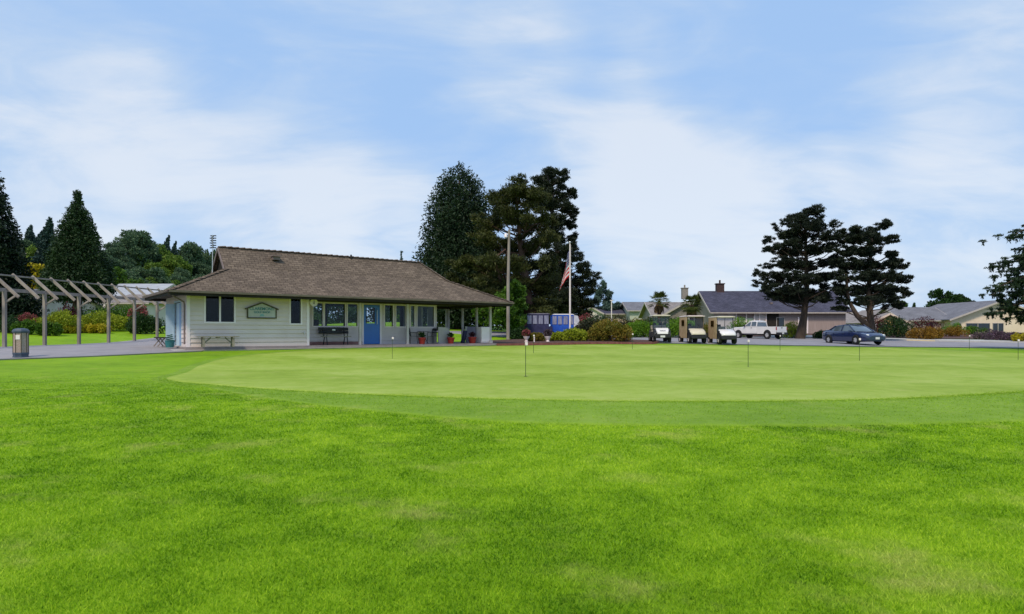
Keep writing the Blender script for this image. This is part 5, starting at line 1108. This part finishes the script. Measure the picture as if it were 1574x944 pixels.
def cart(x, y, rz, label, body=m_blackp, cowl=m_whitep, roofm=m_creamp, curtain=None, curtain_sides=(), front=m_clear, text_=None, plate=False, back=False, full=False, rearm=None, group='golf carts parked around the lot'):
    t = empty('golf_cart', (x,y,gz(x,y)+.03), rz, label, 'golf cart', group)
    # x forward; 2.35 long, 1.2 wide, 1.8 high
    b = MB(); prof = [(-1.15,.36),(1.1,.30),(1.18,.42),(1.12,.62),(.86,.86),(.62,.92),(.56,.42),(.0,.36),(-.02,.66),(-.75,.68),(-.80,.82),(-1.12,.80)]
    b.prism(prof[:6]+[(.60,.50)]+[(.02,.44)]+prof[8:], -.55, .55)
    bo_ = b.build('body', body, t)
    c = MB(); r_ = []
    for x_, zb_, zt_, w_ in ((.58,.86,.98,.50),(.80,.68,.95,.54),(1.0,.58,.86,.53),(1.16,.55,.74,.47),(1.24,.57,.65,.36)): r_.append([(x_,-w_,zb_),(x_,-w_,zb_+(zt_-zb_)*.6),(x_,-w_*.8,zt_),(x_,w_*.8,zt_),(x_,w_,zb_+(zt_-zb_)*.6),(x_,w_,zb_)])
    c.loft(r_, True, True); c.build('front_cowl', cowl, t)
    q = MB(); q.box((1.18,0,.40),(.14,1.04,.24),bev=.05); q.build('bumper', m_blackp, t)
    q = MB(); q.box((-.35,0,.74),(.5,1.02,.13),bev=.05); q.build('seat', smat('seat_vinyl', (.3,.26,.2), (.36,.31,.25), 3, .6), t)
    q = MB(); q.box((-.62,0,1.0),(.1,1.02,.34),rot=Matrix.Rotation(-.15,4,'Y'),bev=.04); q.build('seat_back', smat('seat_vinyl', (.3,.26,.2), (.36,.31,.25), 3, .6), t)
    q = MB(); q.lathe([(0,1.75),(.5,1.75),(.5,1.8),(0,1.8)], n=4) if 0 else q.box((-.05,0,1.79),(1.75,1.2,.07),bev=.04); q.box((-.05,0,1.835),(1.5,.95,.03),bev=.02); q.build('roof', roofm, t)
    for s in (-1, 1):
        q = MB(); q.tube([(.66,s*.52,.85),(.5,s*.54,1.76)], .02, 7); q.build('roof_strut', m_blackp, t)
        q = MB(); q.tube([(-.82,s*.52,.8),(-.78,s*.54,1.76)], .02, 7); q.build('roof_strut', m_blackp, t)
        q = MB(); q.box((1.12,s*.40,.62),(.1,.16,.09),bev=.03); q.build('headlight', m_lamp, t)
        wheel(t, (.82,s*.50,.23), .23, .2, rimm=m_trim, side=s); wheel(t, (-.80,s*.50,.23), .23, .22, rimm=m_trim, side=s)
    q = MB(); q.box((.585,0,1.32),(.012,1.0,.84),rot=Matrix.Translation((0,0,0)) @ Matrix.Rotation(-.17,4,'Y')); q.build('windshield', front, t)
    q = MB(); q.tube([(.62,.22,.88),(.34,.22,1.06)], .018, 6); q.tube([(.34+.05*sin(k*.6283), .22+.16*cos(k*.6283), 1.06+.15*sin(k*.6283)) for k in range(11)], .014, 5); q.build('steering_wheel', m_black, t)
    for s in curtain_sides:
        q = MB(); nn = 14; r_ = []
        for k in range(nn+1):
            x_ = -.86+(1.75 if full else 1.4)*k/nn; wv = .018*sin(k*2.3); r_.append([(x_,s*(.585+wv),.34),(x_,s*(.60-wv),1.0),(x_,s*(.58+wv*.5),1.77),(x_,s*(.565+wv*.5),1.77),(x_,s*(.585-wv),1.0),(x_,s*(.57+wv),.34)])
        q.loft(r_, True, True); cu_ = q.build('side_curtain', curtain, t)
        if not full:
            q = MB(); q.box((-.12,s*.617,1.36),(.5,.012,.40)); q.build('curtain_window', m_clear if curtain is not m_tan else m_tanw, cu_)
        else:
            for k in range(4): q = MB(); q.box((-.65+.44*k,s*.622,1.34),(.33,.012,.66)); q.build('curtain_window', m_haze, cu_)
    if rearm:
        q = MB(); q.loft([[(-.86,-.56,1.76),(-.86,.56,1.76),(-.88,.56,1.76),(-.88,-.56,1.76)],[(-1.2,-.56,.5),(-1.2,.56,.5),(-1.22,.56,.5),(-1.22,-.56,.5)]], True, False)
        q.prism([(-.88,1.76),(-.88,.5),(-1.55,.5),(-1.2,1.7)], -.57, .57); q.build('rear_flap', rearm, t)
    if text_: text('MARTELL', .10, (1.153,0,.72), t, m_black, name='cowl_lettering', rot=(R(62),0,R(90))) if 0 else None
    if plate: q = MB(); q.box((1.265,0,.40),(.015,.30,.13)); q.build('number_plate', m_plate, t)
    if back: q = MB(); q.tube([(-.95,.2,.8),(-1.0,.2,1.3)], [.12,.13], 12); q.tube([(-.95,-.2,.8),(-1.0,-.2,1.3)], [.12,.13], 12); q.build('bag_well', m_dark, t)
    return t
m_tanw = glass_mat('tan_tinted_vinyl', (.5,.42,.28), .9, .2); m_haze = smat('hazy_vinyl_window', (.16,.16,.24), (.30,.30,.42), 3, .15, stretch=(5,5,1), coord='Object')
def cxy(px, d): return ((px-CX)/F*d, d)
x, y = cxy(1014, 43.0)
c1 = cart(x, y, R(-90-4), 'black golf cart with a white cowl panel, leftmost of the front row', cowl=m_blackp, roofm=m_creamp, plate=True, back=True)
q = MB(); r_ = []
for x_, zb_, zt_, w_ in ((.84,.66,.965,.45),(1.02,.60,.875,.46),(1.185,.56,.765,.42),(1.262,.56,.66,.34)): r_.append([(x_,-w_,zb_),(x_,-w_*.9,zt_),(x_,w_*.9,zt_),(x_,w_,zb_)])
q.loft(r_, True, True); q.build('front_panel', m_whitep, c1)
q = MB()      # scrawl of small lettering on the white cowl
q = MB(); q.tube([(1.232-.03*abs(sin(k*1.7)), -.19+.38*k/40, .775+.028*sin(k*1.7)*(1 if k%9 else .4)) for k in range(41)], .008, 4); q.build('cowl_lettering', m_black, c1)
x, y = cxy(1064, 43.0)
cart(x, y, R(-90+5), 'cream golf cart with full tan side curtains, middle of the front row', body=m_blackp, cowl=m_creamp, roofm=gloss_mat('pale_pink_roof', (.66,.55,.50), .4, .3), curtain=m_tan, curtain_sides=(-1,1), back=True)
x, y = cxy(1109.5, 42.6)
cart(x, y, R(-90+4), 'white fronted golf cart with loose tan side curtain, nearest the pickup', body=m_blackp, cowl=m_whitep, roofm=m_creamp, curtain=m_tan, curtain_sides=(-1,), back=True)
x, y = cxy(827, 50)
cart(x, y, R(178), 'golf cart wrapped in a dark blue cover with hazy windows', body=m_navyc, cowl=m_navyc, roofm=smat('grey_purple_roof', (.12,.11,.15), (.18,.17,.21), 3, .6), curtain=m_navyc, curtain_sides=(-1,1), full=True)
x, y = cxy(864, 51)
cart(x, y, R(182), 'golf cart with a white roof and bright blue cover behind the flagpole', body=m_bluec, cowl=m_bluec, roofm=m_whitep, curtain=m_bluec, curtain_sides=(-1,1), full=True, rearm=smat('white_flap', (.5,.5,.56), (.62,.62,.68), 3, .5))
# white urns with flowers by the covered carts
for px, lb2 in ((809,'white stone planter with pink flowers left of the rust trimmed shrub'),(842,'white stone planter with purple flowers right of the rust trimmed shrub')):
    x, y, z = at(px, 42); t = empty('stone_planter', (x,y,z), 0, lb2, 'planter', 'stone planters in the bed'); q = MB(); q.lathe([(0,0),(.16,0),(.12,.06),(.08,.12),(.12,.2),(.2,.34),(.22,.4),(.19,.4),(0,.36)], n=18); q.build('urn', m_trim, t)
    leaves('flowers', [(0,0,.62,.30,.28,.26)], 700, .10, L['pink'] if px < 820 else L['purple'], t, .6, .5, .2, .5)
x, y, z = at(821, 41.3); q = MB(); q.lathe([(0,0),(.05,0),(.045,.3),(.06,.31),(.06,.36),(0,.38)], n=10); o_ = q.build('bollard', m_trim); o_.location = (x,y,z); prop(o_, 'short white marker post in front of the rust trimmed shrub', 'bollard')
# edging of the bed
q = MB(); e_ = resample([(-.9,37.8),(3,39.3),(6,40.5),(9.2,41.2),(9.9,42.4)], 40)
for i in range(39):
    p_, r_ = e_[i], e_[i+1]; q.bar((p_[0],p_[1],gz(*p_)+.06),(r_[0]-(r_[0]-p_[0])*.03,r_[1]-(r_[1]-p_[1])*.03,gz(*r_)+.06),.16,.14)
prop(q.build('bed_edging', smat('red_brick_edging', (.16,.055,.05), (.24,.09,.08), 6, .85)), 'low red brick edging round the flagpole bed', 'edging')
# kerb on the far side of the street, with its yellow length
ks = resample([(24,66.5),(30,65.6),(36,61.0),(44,58.6),(62,59.4),(90,66)], 90); q = MB(); qy = MB()
for i in range(89):
    p_, r_ = ks[i], ks[i+1]; pxm = CX+F*p_[0]/p_[1]; tgt = qy if 1388 < pxm < 1424 else q
    tgt.bar((p_[0],p_[1],gz(*p_)+.06),(r_[0],r_[1],gz(*r_)+.06),.18,.19)
o_ = q.build('kerb', G['conc']); prop(o_, kind='structure'); o_ = qy.build('kerb_yellow_length', smat('yellow_kerb_paint', (.6,.48,.28), (.68,.56,.34), 3, .7)); prop(o_, kind='structure')
prop(ribbon('pavement', [(27,68),(32,65.5),(36.5,61.5),(44,59),(62,60)], [(30,74),(35,69.5),(39,66),(46,64),(64,66)], 60, 10, .05, G['conc']), kind='structure')
# ------------------------------------------------------------------ houses
def hx_(px, d): return (px-CX)/F*d
def hz_(py, d): return CAMZ-(py-HZ)/F*d
m_fasc = smat('fascia_paint', (.42,.37,.34), (.5,.45,.42), 3, .6)
def house(name, origin, rz, W, D, Hw, ridge, wallm, roofm, label, axis='X', over=.5, openings=(), ridge_off=0, doors=(), chim=None, hip=0, gable_side=None, trimm=None):
    """box house: local x along the front (front at y=0, facing -y); ridge runs along axis"""
    t = empty(name, origin, rz, label, 'house'); trimm = trimm or m_fasc
    b = MB(); b.box2((0,.0,-1.2),(W,.12,Hw)) if not openings else wall(b, (0,0,0), X1, W, Hw, list(openings), board=False, nrm=(0,-1,0), th=.12)
    b.box2((0,.125,-1.2),(.12,D,Hw)); b.box2((W-.12,.125,-1.2),(W,D,Hw)); b.box2((.12,D-.12,-1.2),(W-.12,D,Hw)); b.box2((0,-.02,-1.2),(W,.121,-.001))
    if axis == 'X':
        for x_ in (0, W-.12):
            if hip <= 0: b.prism([(0.0,Hw),(D,Hw),(D/2,Hw+ridge*D/(D+2*over)-.05)], x_, x_+.12, axis='X')
    else: b.prism([(0,Hw),(W,Hw),(W/2+ridge_off,Hw+ridge*W/(W+2*over)-.05)], 0, .12); b.prism([(0,Hw),(W,Hw),(W/2+ridge_off,Hw+ridge*W/(W+2*over)-.05)], D-.12, D)
    b.build('wall', wallm, t)
    r_ = MB(); e0 = Hw-.02
    if axis == 'X':
        A_ = (-over+hip, D/2, e0+ridge); B_ = (W+over-hip, D/2, e0+ridge)
        roof_sheet(r_, ((-over,-over,e0),(W+over,-over,e0),B_,A_), .1); roof_sheet(r_, ((W+over,D+over,e0),(-over,D+over,e0),A_,B_), .1)
        if hip > 0: roof_sheet(r_, ((-over,D+over,e0),(-over,-over,e0),A_), .1); roof_sheet(r_, ((W+over,-over,e0),(W+over,D+over,e0),B_), .1)
    else:
        m_ = W/2+ridge_off; roof_sheet(r_, ((-over,-over,e0),(-over,D+over,e0),(m_,D+over,e0+ridge),(m_,-over,e0+ridge)), .1); roof_sheet(r_, ((W+over,D+over,e0),(W+over,-over,e0),(m_,-over,e0+ridge),(m_,D+over,e0+ridge)), .1)
    ro_ = r_.build('roof', roofm, t)
    f_ = MB()
    if axis == 'X': f_.bar((-over,-over-.03,e0-.10),(W+over,-over-.03,e0-.10),.05,.14)
    else: f_.bar((-over,-over-.03,e0-.12),(m_,-over-.03,e0+ridge-.12),.05,.22); f_.bar((W+over,-over-.03,e0-.12),(m_,-over-.03,e0+ridge-.12),.05,.22)
    if axis == 'X' and hip <= 0:
        for x_ in (-over-.03, W+over+.03): f_.bar((x_,-over,e0-.12),(x_,D/2,e0+ridge-.12),.05,.22); f_.bar((x_,D+over,e0-.12),(x_,D/2,e0+ridge-.12),.05,.22)
    f_.build('fascia', trimm, ro_)
    for o_ in openings: window(t, (0,0,0), X1, *o_, nrm=(0,-1,0), fmat=trimm, mull=((o_[0]+o_[1])/2,) if o_[1]-o_[0] > 1.3 else (), gmat=m_dglass)
    for dr_ in doors:
        q = MB(); q.box2((dr_[0],-.05,0),(dr_[1],-.005,dr_[2])); do_ = q.build(dr_[4] if len(dr_) > 4 else 'door', dr_[3], t)
    if chim:
        q = MB(); q.box2((chim[0]-chim[3]/2,chim[1]-.35,chim[2]-1.6),(chim[0]+chim[3]/2,chim[1]+.35,chim[2])); q.box2((chim[0]-chim[3]/2-.08,chim[1]-.43,chim[2]),(chim[0]+chim[3]/2+.08,chim[1]+.43,chim[2]+.12)); q.tube([(chim[0],chim[1],chim[2]+.1),(chim[0],chim[1],chim[2]+.55)], .12, 8); q.build('chimney', chim[4], ro_)
    return t
m_dglass = gloss_mat('dark_house_glass', (.012,.014,.018), .06, .6)
m_cream = smat('cream_render', (.68,.54,.43), (.74,.6,.49), .8, .8); m_mint = smat('pale_mint_paint', (.42,.50,.38), (.50,.57,.45), 1, .7); m_pinkw = smat('dusty_pink_boards', (.30,.235,.22), (.38,.30,.28), 2, .8, stretch=(5,5,.3))
m_grn = smat('sage_wall', (.40,.42,.34), (.46,.48,.4), 1, .8); m_palew = smat('pale_wall', (.56,.5,.48), (.64,.58,.56), 1, .8); m_brick = smat('grey_brick', (.22,.2,.17), (.3,.27,.24), 8, .9)
# slate roofed long house behind carts and pickup
d = 78; x0 = hx_(1097, d); x1 = hx_(1300, d); zg = .95
ze = hz_(479.5, d-.6)-zg; zr = hz_(447, d+4)-zg
ops_ = [(hx_(1133,d)-x0, hx_(1158,d)-x0, ze-.62, ze-.18), (hx_(1106,d)-x0, hx_(1113,d)-x0, 1.1, 2.0)]
HA = house('long_house', (x0, d, zg), 0, x1-x0, 8.4, ze, zr-ze, m_pinkw, m_roofn, 'long low house with a slate blue roof behind the pickup and the black pine', axis='X', over=.6,
      openings=[(7.8, 8.7, .3, 2.05), (10.6, 11.45, .15, 1.95)], chim=(hx_(1106,82)-x0+.1, 4.2, hz_(437,82)-zg, .95, smat('dark_brick', (.05,.03,.03), (.08,.05,.05), 8, .9)))
q = MB()
for a0, a1 in ((1133,1146),(1147.5,1158.5)): q.box2((hx_(a0,d)-x0,-.06,.15),(hx_(a1,d)-x0,-.006,2.0))
q.build('garage_door', m_mint, HA)
q = MB(); q.box2((0,-.03,0),(hx_(1132,d)-x0,-.006,ze-.2)); q.box2((hx_(1160,d)-x0,-.031,0),(hx_(1177,d)-x0,-.006,ze-.2)); q.build('pale_panel', m_palew, HA)
q = MB(); q.box2((hx_(1178,d)-x0,-.04,.1),(hx_(1197,d)-x0,-.006,ze-.15)); q.build('recess_shade_panel', m_dark, HA)  # flat dark panel on the wall, painting the shade of a recess
for pp in (1131.5,1146.8,1159,1167,1177): q = MB(); q.box2((hx_(pp,d)-x0-.07,-.14,0),(hx_(pp,d)-x0+.07,-.062,ze-.1)); q.build('pilaster', m_trim, HA)
q = MB(); q.box2((hx_(1190,d)-x0,-.045,.1),(hx_(1197,d)-x0,-.006,2)) if 0 else q.box2((10.4,-.07,.0),(10.55,-.01,2.15)); q.box2((11.5,-.07,.0),(11.65,-.01,2.15)); q.build('door_frame', m_trim, HA)
skl = MB(); skl.box((7.6,1.2,ze+1.15),(.3,.3,.2)); skl.build('roof_vent', m_gutter, HA)
# grey taupe gable house behind the palms
d = 92; x0 = hx_(1006, d); zg = 1.0; Wd = hx_(1088,d)-x0
house('gabled_house', (x0, d, zg), 0, Wd, 9, hz_(486,d)-zg, hz_(462,d)-hz_(486,d), m_rooft, m_rooft, 'taupe gabled house behind the two palms', axis='X', over=.5, chim=(hx_(1051,97)-x0, 4.5, hz_(444,97)-zg, .9, m_brick), openings=[(4.6,5.5,.6,1.7)])
# porch gable in front of it (rake line rising to the right)
d = 86; x0 = hx_(1016,d); Wd = hx_(1092,d)-x0
house('gabled_annex', (x0, d, 1.0), 0, Wd, 3.5, hz_(487,d)-1.0, hz_(463,d)-hz_(487,d), m_rooft, m_rooft, 'low annex with a pale raking gable between the palms', axis='Y', over=.4, openings=[(5.6,6.4,.5,1.6)])
# far grey roof with cream wall
d = 108; x0 = hx_(968,d); house('far_house', (x0, d, 1.6), 0, hx_(1018,d)-x0, 9, hz_(477,d)-1.6, hz_(462,d)-hz_(477,d), m_grn, m_roofg, 'plain grey roofed house with cream eaves left of the palms', axis='X', over=.5, openings=[(1.2,2.2,.8,1.8)])
# small white gable plus dark roof
d = 105; x0 = hx_(893,d); house('white_gabled_house', (x0, d, 1.5), R(-12), hx_(925,d)-x0, 9, hz_(482,d)-1.5, hz_(471,d)-hz_(482,d), m_palew, m_rooft, 'small white gabled house with one arched window beyond the flagpole', axis='Y', over=.35, openings=[(1.35,2.0,.9,2.0)])
d = 112; x0 = hx_(926,d); house('dark_roofed_house', (x0, d, 1.6), 0, hx_(968,d)-x0, 8, hz_(482,d)-1.6, hz_(471,d)-hz_(482,d), m_cream, m_roofn, 'low house with a very dark roof beside the small white gabled one', axis='X', over=.5, openings=[(2.6,3.4,.4,1.5)])
# cream house on the right with the raking gable
d = 88; x0 = hx_(1462,d); zg = .85; Wd = 13.4
house('cream_house', (x0, d, zg), 0, Wd, 12, hz_(491,d)-zg, hz_(461,d)-hz_(491,d), m_cream, m_roofg, 'cream house with a wide raking gable and dark strip windows at the right', axis='Y', over=.7, openings=[(hx_(1463,d)-x0+.25,hx_(1477,d)-x0,.75,1.55),(hx_(1485,d)-x0,hx_(1521,d)-x0,.5,1.6),(hx_(1526,d)-x0,hx_(1542,d)-x0,.4,1.6)])
d = 89.5; x0 = hx_(1389,d); house('grey_roofed_wing', (x0, d, .85), 0, hx_(1461,d)-x0, 8, hz_(492,d)-.85, hz_(472,d+4)-hz_(492,d), smat('pink_beige_wall', (.5,.37,.33), (.56,.43,.38), 1, .8), m_roofg, 'grey roofed wing with pinkish wall joining the cream house', axis='X', over=.4, openings=[(hx_(1428,d)-x0,hx_(1433,d)-x0,.3,1.7)])
# tan gabled porch house
d = 84; x0 = hx_(1340,d); TP = house('tan_house', (x0, d, .9), 0, hx_(1390,d)-x0, 7, hz_(496,d)-.9, hz_(481,d)-hz_(496,d), smat('tan_boards', (.42,.29,.10), (.5,.36,.14), 2, .8), m_rooft, 'tan gabled porch house half hidden by the forked pine', axis='Y', over=.5, openings=[(.9,2.0,.4,1.4)], trimm=m_cream)
for xx in (.25,2.6,4.0): q = MB(); q.box2((xx-.08,-.62,-.6),(xx+.08,-.5,hz_(496,d)-1.0)); q.build('porch_post', m_trim, TP)
d = 98; x0 = hx_(1352,d); house('pale_gabled_house', (x0, d, .95), 0, hx_(1392,d)-x0, 8, hz_(486,d)-.95, hz_(474,d)-hz_(486,d), m_cream, m_rooft, 'pale gabled roof rising behind the tan porch house', axis='Y', over=.6)
d = 96; x0 = hx_(1288,d); house('small_grey_house', (x0, d, .95), 0, hx_(1326,d)-x0, 8, hz_(492,d)-.95, hz_(480,d)-hz_(492,d), m_palew, m_rooft, 'small pale house glimpsed above the roof of the blue car', axis='X', over=.5)
# left side houses
d = 62; x0 = hx_(-60,d); zg = gz(hx_(20,d),d); house('cream_cottage', (x0, d, zg), 0, hx_(64,d)-x0, 8, hz_(461,d)-zg, hz_(444,d+4)-hz_(461,d), m_palew, m_roofg, 'cream cottage with a grey roof seen through the pergola at the left edge', axis='X', over=.5, openings=[(hx_(5,d)-x0,hx_(18,d)-x0,.9,2.1),(hx_(32,d)-x0,hx_(44,d)-x0,.9,2.1)])
d = 74; x0 = hx_(158,d); zg = gz(hx_(180,d),d); house('pale_roofed_house', (x0, d, zg), 0, hx_(232,d)-x0, 8, hz_(455,d)-zg, hz_(436,d+4)-hz_(455,d), m_palew, smat('pale_metal_roof', (.33,.34,.37), (.40,.41,.44), 1.5, .5), 'house with a pale grey roof behind the far end of the pergola', axis='X', over=.5, openings=[(1.5,2.8,.6,1.9),(4.2,5.4,.6,1.9)])
d = 66; x0 = hx_(162,d); zg = gz(hx_(185,d),d); house('brown_roofed_house', (x0, d, zg), 0, hx_(226,d)-x0, 5, hz_(465,d)-zg, hz_(450,d)-hz_(465,d), m_palew, m_rooft, 'small brown roofed porch house just behind the pergola rafters', axis='X', over=.5, hip=1.5, openings=[(.5,1.4,.5,1.7),(2.3,3.3,.5,1.7)])
for px, py, d, lb2 in ((176,390,232,'tiny pale house half hidden high on the wooded hillside'),(52,388,225,'tiny grey house between the left conifers on the hillside')):
    house('hillside_house', (hx_(px,d)-2, d, hz_(py,d)-1.9), R(15), 4.2, 5, 1.5, .9, m_rooft, m_rooft, lb2, axis='X', over=.6, openings=[(.8,1.5,.5,1.2),(2.5,3.2,.5,1.2)])
# thin white street pole beyond the beds
x, y, z = at(940, 95); q = MB(); q.tube([(0,0,0),(0,0,hz_(462,95)-z)], .07, 6); sl = empty('street_lamp', (x,y,z), 0, 'thin white lamp post in front of the dark roofed far house', 'street lamp'); q.build('pole', m_trim, sl); q = MB(); q.box((.0,0,hz_(462,95)-z),(.5,.2,.12),bev=.04); q.build('lamp_head', m_trim, sl)
